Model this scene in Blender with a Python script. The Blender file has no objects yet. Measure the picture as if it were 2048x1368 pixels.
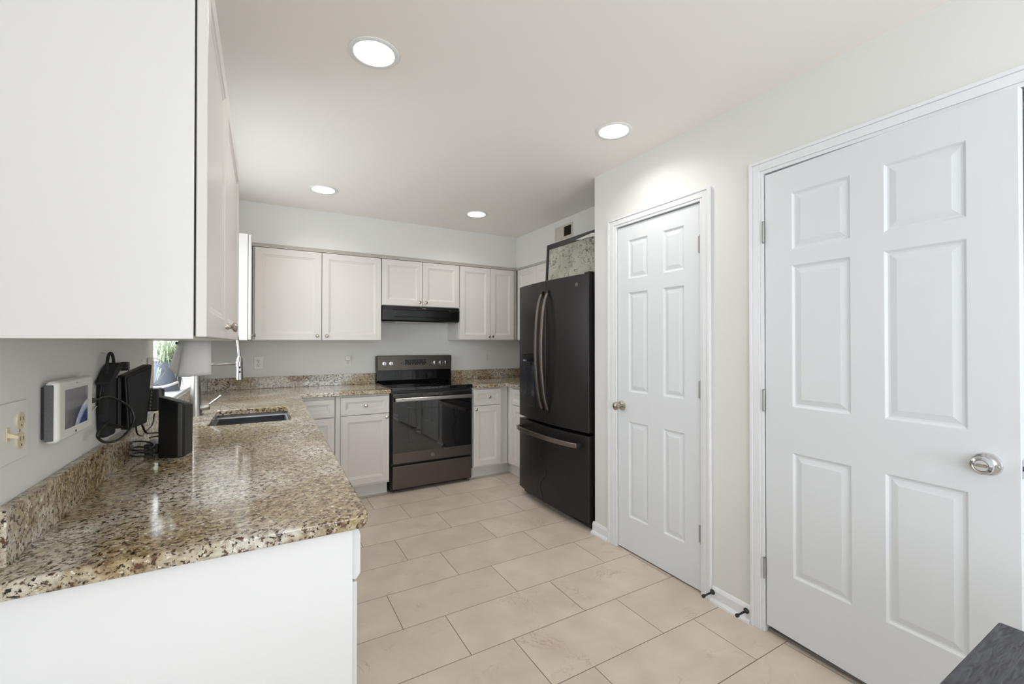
import bpy, bmesh, math, random
from mathutils import Vector, Matrix
random.seed(7)
PI = math.pi
C = bpy.context.scene.collection
S = bpy.context.scene

# ------------------------------------------------------------------ camera
FPX, YAW, PITCH, HEYE = 869.0, 0.5209, math.radians(0.4), 1.32
cam_d = bpy.data.cameras.new('camera'); cam = bpy.data.objects.new('camera', cam_d); C.objects.link(cam)
cam_d.sensor_width = 36.0
cam_d.lens = FPX / 2048 * 36.0
cam_d.shift_y = (-(684 - (685 - FPX * math.tan(PITCH)))) / 2048
cam_d.clip_start = 0.02
cam.location = (0, 0, HEYE)
cam.rotation_euler = (PI / 2 + PITCH, 0, -YAW)
S.camera = cam

# ------------------------------------------------------------------ world, lights, exposure
S.view_settings.view_transform = 'Standard'
S.view_settings.look = 'None'
S.view_settings.gamma = 1.0
S.view_settings.exposure = 0.09
S.view_settings.use_curve_mapping = False
W = bpy.data.worlds.new('world'); S.world = W; W.use_nodes = True
bg = W.node_tree.nodes['Background']
bg.inputs['Color'].default_value = (0.86, 0.94, 1.0, 1); bg.inputs['Strength'].default_value = 2.6

def area(name, loc, rot, sx, sy, power, col):
    l = bpy.data.lights.new(name, 'AREA'); l.shape = 'RECTANGLE'; l.size = sx; l.size_y = sy
    l.energy = power; l.color = col
    o = bpy.data.objects.new(name, l); C.objects.link(o); o.location = loc; o.rotation_euler = rot
    return o
# daylight lamps: added unseen doors and window behind the viewer, plus the sink window
area('added_patio_light', (0.85, -3.06, 1.15), (PI / 2 + 0.68, 0, 0), 2.1, 2.0, 50, (0.90, 0.95, 1.0))  # unseen source, tilted up to brighten the ceiling
area('added_side_light', (-0.60, -1.55, 1.40), (0, -PI / 2 - 0.80, 0), 1.5, 1.9, 34, (0.88, 0.94, 1.0))  # added to light the right wall and doors, also tilted upward
area('sink_window_daylight', (-0.80, 3.05, 1.58), (0, -PI / 2, 0), 1.0, 1.15, 14, (0.93, 0.98, 1.0))
CAN_W = 3.7
CAN_COL = (1.0, 0.96, 0.91)

# ------------------------------------------------------------------ materials
def srgb(r, g, b):
    f = lambda c: (c / 255 / 12.92) if c / 255 <= 0.04045 else ((c / 255 + 0.055) / 1.055) ** 2.4
    return (f(r), f(g), f(b), 1)
def new_mat(name):
    m = bpy.data.materials.new(name); m.use_nodes = True
    n = m.node_tree; return m, n, n.nodes['Principled BSDF']
def mat(name, col, rough=0.5, metal=0.0, bump=0.0, bscale=200.0, spec=0.5, var=0.0, vscale=3.0, stretch=None, coat=0.0):
    m, n, p = new_mat(name)
    p.inputs['Base Color'].default_value = col
    p.inputs['Roughness'].default_value = rough
    p.inputs['Metallic'].default_value = metal
    p.inputs['Specular IOR Level'].default_value = spec
    p.inputs['Coat Weight'].default_value = coat
    tc = n.nodes.new('ShaderNodeTexCoord'); mp = n.nodes.new('ShaderNodeMapping')
    n.links.new(tc.outputs['Object'], mp.inputs['Vector'])
    if stretch: mp.inputs['Scale'].default_value = stretch
    if bump:
        t = n.nodes.new('ShaderNodeTexNoise'); t.inputs['Scale'].default_value = bscale; t.inputs['Detail'].default_value = 3
        b = n.nodes.new('ShaderNodeBump'); b.inputs['Strength'].default_value = bump; b.inputs['Distance'].default_value = 0.002
        n.links.new(mp.outputs[0], t.inputs['Vector']); n.links.new(t.outputs['Fac'], b.inputs['Height']); n.links.new(b.outputs[0], p.inputs['Normal'])
    t2 = n.nodes.new('ShaderNodeTexNoise'); t2.inputs['Scale'].default_value = vscale; t2.inputs['Detail'].default_value = 4
    mx = n.nodes.new('ShaderNodeMix'); mx.data_type = 'RGBA'
    mx.inputs['A'].default_value = col; v = max(var, 0.015)
    mx.inputs['B'].default_value = tuple(c * (1 - v) for c in col[:3]) + (1,)
    n.links.new(mp.outputs[0], t2.inputs['Vector']); n.links.new(t2.outputs['Fac'], mx.inputs['Factor']); n.links.new(mx.outputs['Result'], p.inputs['Base Color'])
    return m
def emis(name, col, s):
    m, n, p = new_mat(name)
    p.inputs['Base Color'].default_value = (0.8, 0.8, 0.8, 1)
    p.inputs['Emission Color'].default_value = col; p.inputs['Emission Strength'].default_value = s
    return m
M = {}
M['wall'] = mat('wall_paint', srgb(226, 225, 221), 0.6, bump=0.08, bscale=350)
M['ceil'] = mat('ceiling_paint', srgb(248, 243, 237), 0.8, bump=0.08, bscale=350)
M['cabdoor'] = mat('cabinet_door_white', srgb(218, 213, 208), 0.3, bump=0.02, bscale=120)
M['panel'] = mat('end_panel_lit_white', srgb(242, 242, 243), 0.35)  # brighter than the cabinet white; daylight on the panel put into the colour
M['cab'] = mat('cabinet_white', srgb(222, 219, 216), 0.3, bump=0.02, bscale=120)
M['trim'] = mat('trim_white', srgb(232, 233, 235), 0.35)
M['doorp'] = mat('door_white', srgb(226, 229, 232), 0.42, bump=0.12, bscale=90, stretch=(14, 14, 1))
M['dark'] = mat('dark_gap', srgb(25, 24, 24), 0.7)
M['moulding'] = mat('moulding_greige_shaded', srgb(178, 171, 162), 0.5)  # grey-beige darkened with the shadow on the strip
M['nickel'] = mat('brushed_nickel', srgb(190, 182, 168), 0.25, 1.0)
M['hinge'] = mat('hinge_metal', srgb(172, 170, 166), 0.35, 0.6)
M['chrome'] = mat('chrome', srgb(225, 226, 230), 0.1, 1.0)
M['steel'] = mat('brushed_steel', srgb(170, 166, 162), 0.28, 1.0, bump=0.03, bscale=60, stretch=(1, 1, 30))
M['slate'] = mat('slate_steel', srgb(98, 92, 86), 0.34, 0.85, bump=0.02, bscale=60, stretch=(1, 30, 30))
M['fridge'] = mat('black_stainless', srgb(60, 57, 58), 0.36, 0.8, bump=0.02, bscale=60, stretch=(30, 30, 1))
M['fridgebar'] = mat('handle_slate', srgb(142, 130, 122), 0.28, 0.9)
M['blackgloss'] = mat('black_gloss', srgb(14, 14, 15), 0.06, spec=0.6)
M['glassblack'] = mat('oven_glass', srgb(20, 20, 22), 0.03, spec=0.8, coat=0.6)
M['black'] = mat('black_plastic', srgb(20, 20, 21), 0.38)
M['blackcloth'] = mat('black_fabric', srgb(30, 30, 32), 0.85, bump=0.4, bscale=400)
M['hood'] = mat('hood_black', srgb(12, 12, 12), 0.18, spec=0.5)
M['ivory'] = mat('ivory_plastic', srgb(214, 200, 172), 0.4)
M['plate'] = mat('white_plate', srgb(228, 226, 220), 0.35)
M['beige'] = mat('beige_plate', srgb(205, 196, 184), 0.4)
M['towel'] = mat('paper_towel', srgb(240, 239, 238), 0.95, bump=0.9, bscale=160)
M['pot'] = mat('pot_blue_grey', srgb(112, 118, 132), 0.4, bump=0.1, bscale=60)
M['leaf'] = mat('leaf_green', srgb(150, 178, 128), 0.5, var=0.5, vscale=30)
M['soil'] = mat('soil', srgb(50, 38, 30), 0.95)
M['mesh_grey'] = mat('speaker_mesh', srgb(120, 124, 124), 0.8, bump=0.8, bscale=700, var=0.7, vscale=600)
M['sink'] = mat('sink_composite', srgb(96, 97, 102), 0.32, 0.35)
M['sinkrim'] = mat('sink_rim', srgb(215, 215, 215), 0.25, 0.3)
M['carpet'] = mat('brown_carpet', srgb(112, 88, 72), 0.95, bump=0.6, bscale=300)
M['wood_tan'] = mat('tan_wood', srgb(190, 160, 128), 0.5)
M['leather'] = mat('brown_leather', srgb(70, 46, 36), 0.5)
M['threshold'] = mat('threshold_grey', srgb(130, 124, 118), 0.5)
M['can'] = mat('can_white', srgb(240, 240, 238), 0.4)
M['lens'] = emis('lamp_lens', (1, 0.98, 0.95, 1), 2.5)
M['window_white'] = mat('window_vinyl', srgb(238, 239, 240), 0.4)
M['rubber'] = mat('stop_black', srgb(24, 28, 30), 0.5)
M['hoodlogo'] = mat('pale_print', srgb(190, 188, 184), 0.4)

def table_wood():
    m, n, p = new_mat('charcoal_stained_wood')
    tc = n.nodes.new('ShaderNodeTexCoord'); mp = n.nodes.new('ShaderNodeMapping'); mp.inputs['Scale'].default_value = (3, 22, 3)
    t = n.nodes.new('ShaderNodeTexNoise'); t.inputs['Scale'].default_value = 6; t.inputs['Detail'].default_value = 8; t.inputs['Distortion'].default_value = 1.5
    r = n.nodes.new('ShaderNodeValToRGB')
    r.color_ramp.elements[0].position = 0.35; r.color_ramp.elements[0].color = srgb(34, 33, 38)
    r.color_ramp.elements[1].position = 0.7; r.color_ramp.elements[1].color = srgb(84, 84, 92)
    b = n.nodes.new('ShaderNodeBump'); b.inputs['Strength'].default_value = 0.5; b.inputs['Distance'].default_value = 0.003
    L = n.links.new
    L(tc.outputs['Object'], mp.inputs[0]); L(mp.outputs[0], t.inputs['Vector']); L(t.outputs['Fac'], r.inputs[0]); L(r.outputs[0], p.inputs['Base Color'])
    L(t.outputs['Fac'], b.inputs['Height']); L(b.outputs[0], p.inputs['Normal']); p.inputs['Roughness'].default_value = 0.45
    return m
M['tablewood'] = table_wood()

def granite():
    m, n, p = new_mat('granite')
    N = n.nodes.new; L = n.links.new
    tc = N('ShaderNodeTexCoord')
    warp = N('ShaderNodeTexNoise'); warp.inputs['Scale'].default_value = 40; warp.inputs['Detail'].default_value = 2
    L(tc.outputs['Object'], warp.inputs['Vector'])
    va = N('ShaderNodeMix'); va.data_type = 'VECTOR'; va.inputs['Factor'].default_value = 0.012
    L(tc.outputs['Object'], va.inputs['A']); L(warp.outputs['Color'], va.inputs['B'])
    def noise(s, d, off, rough=0.55):
        mp = N('ShaderNodeMapping'); mp.inputs['Location'].default_value = (off, off * 1.7, off * .6); L(va.outputs['Result'], mp.inputs[0])
        t = N('ShaderNodeTexNoise'); t.inputs['Scale'].default_value = s; t.inputs['Detail'].default_value = d; t.inputs['Roughness'].default_value = rough
        L(mp.outputs[0], t.inputs['Vector']); return t.outputs['Fac']
    def ramp(src, stops):
        r = N('ShaderNodeValToRGB'); e = r.color_ramp.elements
        while len(e) < len(stops): e.new(0.5)
        for k, (po, co) in enumerate(stops): e[k].position = po; e[k].color = co
        L(src, r.inputs[0]); return r.outputs[0]
    def mix(f, a, b):
        x = N('ShaderNodeMix'); x.data_type = 'RGBA'; L(f, x.inputs['Factor']); L(a, x.inputs['A'])
        if isinstance(b, tuple): x.inputs['B'].default_value = b
        else: L(b, x.inputs['B'])
        return x.outputs['Result']
    w = (1, 1, 1, 1); k = (0, 0, 0, 1)
    warmc = ramp(noise(55, 5, 0.0), [(0.3, srgb(112, 90, 60)), (0.44, srgb(156, 134, 98)), (0.58, srgb(184, 165, 130)), (0.75, srgb(212, 203, 183))])
    greyc = ramp(noise(60, 5, 5.0), [(0.3, srgb(136, 126, 114)), (0.43, srgb(196, 187, 170)), (0.56, srgb(222, 217, 206)), (0.75, srgb(240, 238, 233))])
    base = mix(ramp(noise(3.0, 4, 9.0), [(0.41, k), (0.60, w)]), warmc, greyc)
    brown = ramp(noise(75, 4, 2.0, 0.65), [(0.40, w), (0.46, k)])
    base = mix(brown, base, srgb(92, 62, 42))
    spk = ramp(noise(120, 3, 3.0, 0.6), [(0.385, w), (0.415, k)])
    base = mix(spk, base, srgb(30, 26, 26))
    blot = ramp(noise(42, 6, 7.0, 0.7), [(0.325, w), (0.36, k)])
    base = mix(blot, base, srgb(40, 28, 26))
    lt = ramp(noise(95, 3, 11.0, 0.6), [(0.62, k), (0.68, w)])
    base = mix(lt, base, srgb(232, 226, 214))
    L(base, p.inputs['Base Color']); p.inputs['Roughness'].default_value = 0.09; p.inputs['Specular IOR Level'].default_value = 0.6
    return m
M['granite'] = granite()

def tiles():
    m, n, p = new_mat('floor_tile')
    N = n.nodes.new; L = n.links.new
    tc = N('ShaderNodeTexCoord'); sx = N('ShaderNodeSeparateXYZ'); L(tc.outputs['Object'], sx.inputs[0])
    def math_(op, a, b=None, c=None):
        x = N('ShaderNodeMath'); x.operation = op
        for i, v in enumerate((a, b, c)):
            if v is None: continue
            if isinstance(v, (int, float)): x.inputs[i].default_value = v
            else: L(v, x.inputs[i])
        return x.outputs[0]
    RH, TL = 0.3075, 0.610
    v = math_('DIVIDE', math_('SUBTRACT', sx.outputs['Y'], 1.376), RH)
    row = math_('FLOOR', v); fv = math_('SUBTRACT', v, row)
    u = math_('DIVIDE', math_('ADD', math_('SUBTRACT', sx.outputs['X'], 0.973), math_('MULTIPLY', row, 0.2035)), TL)
    col = math_('FLOOR', u); fu = math_('SUBTRACT', u, col)
    du = math_('MULTIPLY', math_('MINIMUM', fu, math_('SUBTRACT', 1.0, fu)), TL)
    dv = math_('MULTIPLY', math_('MINIMUM', fv, math_('SUBTRACT', 1.0, fv)), RH)
    dm = math_('MINIMUM', du, dv)
    grout = math_('LESS_THAN', dm, 0.0014)
    cx = N('ShaderNodeCombineXYZ'); L(row, cx.inputs[0]); L(col, cx.inputs[1])
    wn = N('ShaderNodeTexWhiteNoise'); L(cx.outputs[0], wn.inputs['Vector'])
    off = N('ShaderNodeVectorMath'); off.operation = 'MULTIPLY_ADD'; L(wn.outputs['Color'], off.inputs[0]); off.inputs[1].default_value = (9, 9, 9); L(tc.outputs['Object'], off.inputs[2])
    t = N('ShaderNodeTexNoise'); t.inputs['Scale'].default_value = 5; t.inputs['Detail'].default_value = 7; t.inputs['Distortion'].default_value = 0.4; L(off.outputs[0], t.inputs['Vector'])
    r = N('ShaderNodeValToRGB'); e = r.color_ramp.elements
    e[0].position = 0.3; e[0].color = srgb(203, 188, 173); e[1].position = 0.72; e[1].color = srgb(219, 206, 192); L(t.outputs['Fac'], r.inputs[0])
    t2 = N('ShaderNodeTexNoise'); t2.inputs['Scale'].default_value = 2.6; t2.inputs['Detail'].default_value = 8; t2.inputs['Roughness'].default_value = 0.7; t2.inputs['Distortion'].default_value = 0.8; L(off.outputs[0], t2.inputs['Vector'])
    vein = math_('SUBTRACT', 1.0, math_('MINIMUM', math_('MULTIPLY', math_('ABSOLUTE', math_('SUBTRACT', t2.outputs['Fac'], 0.5)), 120), 1.0))
    t3 = N('ShaderNodeTexNoise'); t3.inputs['Scale'].default_value = 4; L(off.outputs[0], t3.inputs['Vector'])
    gate = N('ShaderNodeMapRange'); gate.inputs['From Min'].default_value = 0.52; gate.inputs['From Max'].default_value = 0.66; L(t3.outputs['Fac'], gate.inputs['Value'])
    vf = math_('MULTIPLY', math_('MULTIPLY', vein, gate.outputs[0]), 0.55)
    mx = N('ShaderNodeMix'); mx.data_type = 'RGBA'; L(vf, mx.inputs['Factor']); L(r.outputs[0], mx.inputs['A']); mx.inputs['B'].default_value = srgb(150, 112, 84)
    tint = N('ShaderNodeMix'); tint.data_type = 'RGBA'; tint.blend_type = 'MULTIPLY'; tint.inputs['Factor'].default_value = 1
    tr = N('ShaderNodeMapRange'); tr.inputs['To Min'].default_value = 0.94; tr.inputs['To Max'].default_value = 1.0; L(wn.outputs['Value'], tr.inputs['Value'])
    L(mx.outputs['Result'], tint.inputs['A']); L(tr.outputs[0], tint.inputs['B'])
    m2 = N('ShaderNodeMix'); m2.data_type = 'RGBA'; L(grout, m2.inputs['Factor']); L(tint.outputs['Result'], m2.inputs['A']); m2.inputs['B'].default_value = srgb(70, 56, 46)
    L(m2.outputs['Result'], p.inputs['Base Color'])
    p.inputs['Roughness'].default_value = 0.42
    b = N('ShaderNodeBump'); b.inputs['Strength'].default_value = 0.4; b.inputs['Distance'].default_value = 0.002; b.invert = True
    L(grout, b.inputs['Height']); L(b.outputs[0], p.inputs['Normal'])
    return m
M['tile'] = tiles()

def glass():
    m = bpy.data.materials.new('window_glass'); m.use_nodes = True; n = m.node_tree; n.nodes.clear()
    o = n.nodes.new('ShaderNodeOutputMaterial'); t = n.nodes.new('ShaderNodeBsdfTransparent'); g = n.nodes.new('ShaderNodeBsdfGlossy')
    g.inputs['Roughness'].default_value = 0.02; mx = n.nodes.new('ShaderNodeMixShader'); mx.inputs[0].default_value = 0.06
    n.links.new(t.outputs[0], mx.inputs[1]); n.links.new(g.outputs[0], mx.inputs[2]); n.links.new(mx.outputs[0], o.inputs[0]); return m
M['glass'] = glass()

def screen_mat():
    # dim display: dark sky, pale curved band, blue ground below (local x right, z up, metres)
    m, n, p = new_mat('panel_screen')
    N = n.nodes.new; L = n.links.new
    tc = N('ShaderNodeTexCoord'); mp = N('ShaderNodeMapping'); mp.inputs['Location'].default_value = (-0.17, 0, 0.075); L(tc.outputs['Object'], mp.inputs[0])
    ln = N('ShaderNodeVectorMath'); ln.operation = 'LENGTH'; L(mp.outputs[0], ln.inputs[0])
    r = N('ShaderNodeValToRGB'); e = r.color_ramp.elements
    e[0].position = 0.0; e[0].color = srgb(34, 38, 78); e[1].position = 1.0; e[1].color = srgb(74, 74, 80)
    for po, co in ((0.50, srgb(40, 48, 84)), (0.53, srgb(122, 132, 150)), (0.60, srgb(140, 146, 156)), (0.62, srgb(34, 38, 46)), (0.70, srgb(58, 60, 66))):
        x = e.new(po); x.color = co
    mr = N('ShaderNodeMath'); mr.operation = 'MULTIPLY'; mr.inputs[1].default_value = 4.6; L(ln.outputs['Value'], mr.inputs[0]); L(mr.outputs[0], r.inputs[0])
    t = N('ShaderNodeTexNoise'); t.inputs['Scale'].default_value = 45; t.inputs['Detail'].default_value = 4; L(tc.outputs['Object'], t.inputs['Vector'])
    mx = N('ShaderNodeMix'); mx.data_type = 'RGBA'; mx.blend_type = 'OVERLAY'; mx.inputs['Factor'].default_value = 0.6; L(r.outputs[0], mx.inputs['A']); L(t.outputs['Fac'], mx.inputs['B'])
    p.inputs['Base Color'].default_value = (0.02, 0.02, 0.025, 1); p.inputs['Roughness'].default_value = 0.12
    L(mx.outputs['Result'], p.inputs['Emission Color']); p.inputs['Emission Strength'].default_value = 0.75
    return m
M['screen'] = screen_mat()

def poster_mat():
    m, n, p = new_mat('ink_drawing_print')
    N = n.nodes.new; L = n.links.new
    tc = N('ShaderNodeTexCoord')
    t = N('ShaderNodeTexNoise'); t.inputs['Scale'].default_value = 11; t.inputs['Detail'].default_value = 4; t.inputs['Distortion'].default_value = 1.6; L(tc.outputs['Object'], t.inputs['Vector'])
    a = N('ShaderNodeMath'); a.operation = 'SUBTRACT'; a.inputs[1].default_value = 0.5; L(t.outputs['Fac'], a.inputs[0])
    b = N('ShaderNodeMath'); b.operation = 'ABSOLUTE'; L(a.outputs[0], b.inputs[0])
    r = N('ShaderNodeValToRGB'); e = r.color_ramp.elements
    e[0].position = 0.0; e[0].color = srgb(60, 58, 54); e[1].position = 0.02; e[1].color = srgb(206, 205, 196)
    L(b.outputs[0], r.inputs[0])
    t2 = N('ShaderNodeTexNoise'); t2.inputs['Scale'].default_value = 4; t2.inputs['Detail'].default_value = 5; L(tc.outputs['Object'], t2.inputs['Vector'])
    r2 = N('ShaderNodeValToRGB'); r2.color_ramp.elements[0].position = 0.35; r2.color_ramp.elements[0].color = srgb(170, 168, 158); r2.color_ramp.elements[1].position = 0.6; r2.color_ramp.elements[1].color = srgb(222, 219, 210); L(t2.outputs['Fac'], r2.inputs[0])
    mx = N('ShaderNodeMix'); mx.data_type = 'RGBA'; mx.blend_type = 'MULTIPLY'; mx.inputs['Factor'].default_value = 0.8; L(r.outputs[0], mx.inputs['A']); L(r2.outputs[0], mx.inputs['B'])
    L(mx.outputs['Result'], p.inputs['Base Color']); p.inputs['Roughness'].default_value = 0.4
    return m
M['print'] = poster_mat()

# ------------------------------------------------------------------ helpers
def link_bm(name, bm, m, parent=None, bevel=0.0, smooth=False, seg=2, loc=None):
    bmesh.ops.recalc_face_normals(bm, faces=bm.faces)
    me = bpy.data.meshes.new(name); bm.to_mesh(me); bm.free()
    me.materials.append(M[m] if isinstance(m, str) else m)
    if smooth:
        for f in me.polygons: f.use_smooth = True
    o = bpy.data.objects.new(name, me); C.objects.link(o)
    if parent is not None: o.parent = parent
    if loc: o.location = loc
    if bevel:
        md = o.modifiers.new('bevel', 'BEVEL'); md.width = bevel; md.segments = seg; md.limit_method = 'ANGLE'; md.angle_limit = math.radians(40); md.harden_normals = False
    return o
def add_box(bm, b):
    x0, y0, z0, x1, y1, z1 = b
    vs = [bm.verts.new(p) for p in ((x0,y0,z0),(x1,y0,z0),(x1,y1,z0),(x0,y1,z0),(x0,y0,z1),(x1,y0,z1),(x1,y1,z1),(x0,y1,z1))]
    for f in ((0,3,2,1),(4,5,6,7),(0,1,5,4),(1,2,6,5),(2,3,7,6),(3,0,4,7)): bm.faces.new([vs[i] for i in f])
def boxes(name, m, bs, parent=None, bevel=0.0, seg=2):
    bm = bmesh.new()
    for b in bs: add_box(bm, b)
    return link_bm(name, bm, m, parent, bevel, seg=seg)
def add_prism(bm, poly, a, b, axis='z'):
    # polygon in the plane normal to axis, from a to b
    def P(u, v, w):
        return (u, v, w) if axis == 'z' else ((u, w, v) if axis == 'y' else (w, u, v))
    A = [bm.verts.new(P(u, v, a)) for u, v in poly]; B = [bm.verts.new(P(u, v, b)) for u, v in poly]
    bm.faces.new(A); bm.faces.new(list(reversed(B)))
    n = len(poly)
    for i in range(n): bm.faces.new((A[i], A[(i+1) % n], B[(i+1) % n], B[i]))
def prism(name, m, poly, a, b, axis='z', parent=None, bevel=0.0, smooth=False):
    bm = bmesh.new(); add_prism(bm, poly, a, b, axis); return link_bm(name, bm, m, parent, bevel, smooth)
def add_lathe(bm, prof, axis='z', n=24, o=(0, 0, 0)):
    rings = []
    for r, h in prof:
        ring = []
        for k in range(n):
            a = 2 * PI * k / n; c, s = r * math.cos(a), r * math.sin(a)
            p = (c, s, h) if axis == 'z' else ((c, h, s) if axis == 'y' else (h, c, s))
            ring.append(bm.verts.new((p[0] + o[0], p[1] + o[1], p[2] + o[2])))
        rings.append(ring)
    for a, b in zip(rings, rings[1:]):
        for k in range(n): bm.faces.new((a[k], a[(k+1) % n], b[(k+1) % n], b[k]))
    return rings
def lathe(name, m, prof, axis='z', n=24, parent=None, o=(0, 0, 0), cap=(True, True), smooth=True, extra=None):
    bm = bmesh.new(); R = add_lathe(bm, prof, axis, n, o)
    if cap[0]: bm.faces.new(R[0])
    if cap[1]: bm.faces.new(list(reversed(R[-1])))
    ob = link_bm(name, bm, m, parent, 0, smooth)
    md = ob.modifiers.new('split', 'EDGE_SPLIT'); md.split_angle = math.radians(35)
    return ob
def catmull(pts, n=8, closed=False):
    P = [Vector(p) for p in pts]; out = []
    N = len(P); rng = range(N if closed else N - 1)
    for i in rng:
        p0 = P[(i - 1) % N] if closed or i > 0 else P[0] * 2 - P[1]
        p1, p2 = P[i], P[(i + 1) % N]
        p3 = P[(i + 2) % N] if closed or i + 2 < N else P[-1] * 2 - P[-2]
        for k in range(n):
            t = k / n
            out.append(0.5 * ((2*p1) + (p2-p0)*t + (2*p0-5*p1+4*p2-p3)*t*t + (3*p1-p0-3*p2+p3)*t**3))
    if not closed: out.append(P[-1])
    return out
def add_tube(bm, pts, r, n=8, sub=8, closed=False):
    Q = catmull(pts, sub, closed) if sub > 1 else [Vector(p) for p in pts]
    rings = []; N = len(Q)
    up = Vector((0, 0, 1))
    t0 = (Q[1] - Q[0]).normalized()
    if abs(t0.dot(up)) > 0.9: up = Vector((1, 0, 0))
    nrm = t0.cross(up).normalized()
    for i in range(N):
        t = ((Q[(i+1) % N] - Q[i-1]) if (closed or 0 < i < N-1) else (Q[1]-Q[0] if i == 0 else Q[-1]-Q[-2]))
        if t.length < 1e-9: t = t0
        t.normalize(); nrm = (nrm - t * nrm.dot(t)).normalized(); bi = t.cross(nrm)
        rr = r[min(i * len(r) // N, len(r)-1)] if isinstance(r, (list, tuple)) else r
        rings.append([bm.verts.new(Q[i] + nrm * rr * math.cos(2*PI*k/n) + bi * rr * math.sin(2*PI*k/n)) for k in range(n)])
    m = N if closed else N - 1
    for i in range(m):
        a, b = rings[i], rings[(i+1) % N]
        for k in range(n): bm.faces.new((a[k], a[(k+1) % n], b[(k+1) % n], b[k]))
    if not closed: bm.faces.new(rings[0]); bm.faces.new(list(reversed(rings[-1])))
def tube(name, m, pts, r, parent=None, n=8, sub=8, closed=False):
    bm = bmesh.new(); add_tube(bm, pts, r, n, sub, closed); return link_bm(name, bm, m, parent, 0, True)
def thing(name, label, cat, loc=(0, 0, 0), rz=0.0, group=None):
    o = bpy.data.objects.new(name, None); o.empty_display_size = 0.05; C.objects.link(o)
    o.location = loc; o.rotation_euler = (0, 0, rz); o['label'] = label; o['category'] = cat
    if group: o['group'] = group
    return o
def tag(o, label, cat, group=None):
    o['label'] = label; o['category'] = cat
    if group: o['group'] = group
    return o
def struct(o, label=None):
    o['kind'] = 'structure'
    if label: o['label'] = label
    return o
def dup(root, loc, rz, label, group=None):
    r = root.copy(); C.objects.link(r); r.location = loc; r.rotation_euler = (0, 0, rz); r['label'] = label
    if group: r['group'] = group
    def rec(src, dst):
        for ch in list(src.children):
            c = ch.copy(); C.objects.link(c); c.parent = dst; rec(ch, c)
    rec(root, r)
    return r
def slab_bm(w, h, t, panels, prof, ox=0.0, oz=0.0, oy=0.0):
    """board x 0..w, z 0..h, front face at y=0 looking to -y; panels = rects, prof = [(inset, depth)]"""
    bm = bmesh.new()
    xs = sorted({0.0, w, *[p[0] for p in panels], *[p[2] for p in panels]}); zs = sorted({0.0, h, *[p[1] for p in panels], *[p[3] for p in panels]})
    V = {}
    def v(x, y, z):
        k = (round(x, 5), round(y, 5), round(z, 5))
        if k not in V: V[k] = bm.verts.new((x + ox, y + oy, z + oz))
        return V[k]
    for i in range(len(xs)-1):
        for j in range(len(zs)-1):
            a, b, c, d = xs[i], zs[j], xs[i+1], zs[j+1]
            hit = any(abs(p[0]-a) < 1e-6 and abs(p[1]-b) < 1e-6 and abs(p[2]-c) < 1e-6 and abs(p[3]-d) < 1e-6 for p in panels)
            if not hit:
                bm.faces.new((v(a,0,b), v(c,0,b), v(c,0,d), v(a,0,d))); continue
            prev = [v(a,0,b), v(c,0,b), v(c,0,d), v(a,0,d)]
            for ins, dep in prof:
                if ins <= 0 and dep <= 0: continue
                cur = [v(a+ins,dep,b+ins), v(c-ins,dep,b+ins), v(c-ins,dep,d-ins), v(a+ins,dep,d-ins)]
                for k in range(4): bm.faces.new((prev[k], prev[(k+1)%4], cur[(k+1)%4], cur[k]))
                prev = cur
            bm.faces.new(prev)
    # back and sides
    bk = [v(0,t,0), v(w,t,0), v(w,t,h), v(0,t,h)]
    bm.faces.new(bk)
    bot = [v(x,0,0) for x in xs]; top = [v(x,0,h) for x in xs]; lf = [v(0,0,z) for z in zs]; rt = [v(w,0,z) for z in zs]
    bm.faces.new(bot + [bk[1], bk[0]]); bm.faces.new(top + [bk[2], bk[3]]); bm.faces.new(lf + [bk[3], bk[0]]); bm.faces.new(rt + [bk[2], bk[1]])
    return bm
CABP = [(0.003, 0.004), (0.010, 0.0045), (0.016, 0.0075)]
DOORP = [(0.008, 0.007), (0.014, 0.008), (0.036, 0.0025)]
def cab_knob(parent, x, y, z):
    return lathe('knob', 'nickel', [(0.007, 0.0), (0.0065, -0.003), (0.0045, -0.006), (0.0045, -0.012), (0.008, -0.016), (0.0135, -0.020), (0.0145, -0.023), (0.012, -0.026), (0.006, -0.0275), (0.001, -0.028)], 'y', 20, parent, (x, y, z))
def cab_front(parent, kind, x0, z0, x1, z1, y=-0.019, knob=None, fr=0.055, t=0.0185):
    w, h = x1 - x0, z1 - z0
    f = min(fr, h * 0.27, w * 0.27)
    bm = slab_bm(w, h, t, [(f, f, w-f, h-f)], CABP, x0, z0, y)
    o = link_bm(kind, bm, 'cabdoor', parent, 0.004, seg=3)
    if knob: cab_knob(o, knob[0], y, knob[1])
    return o

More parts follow.
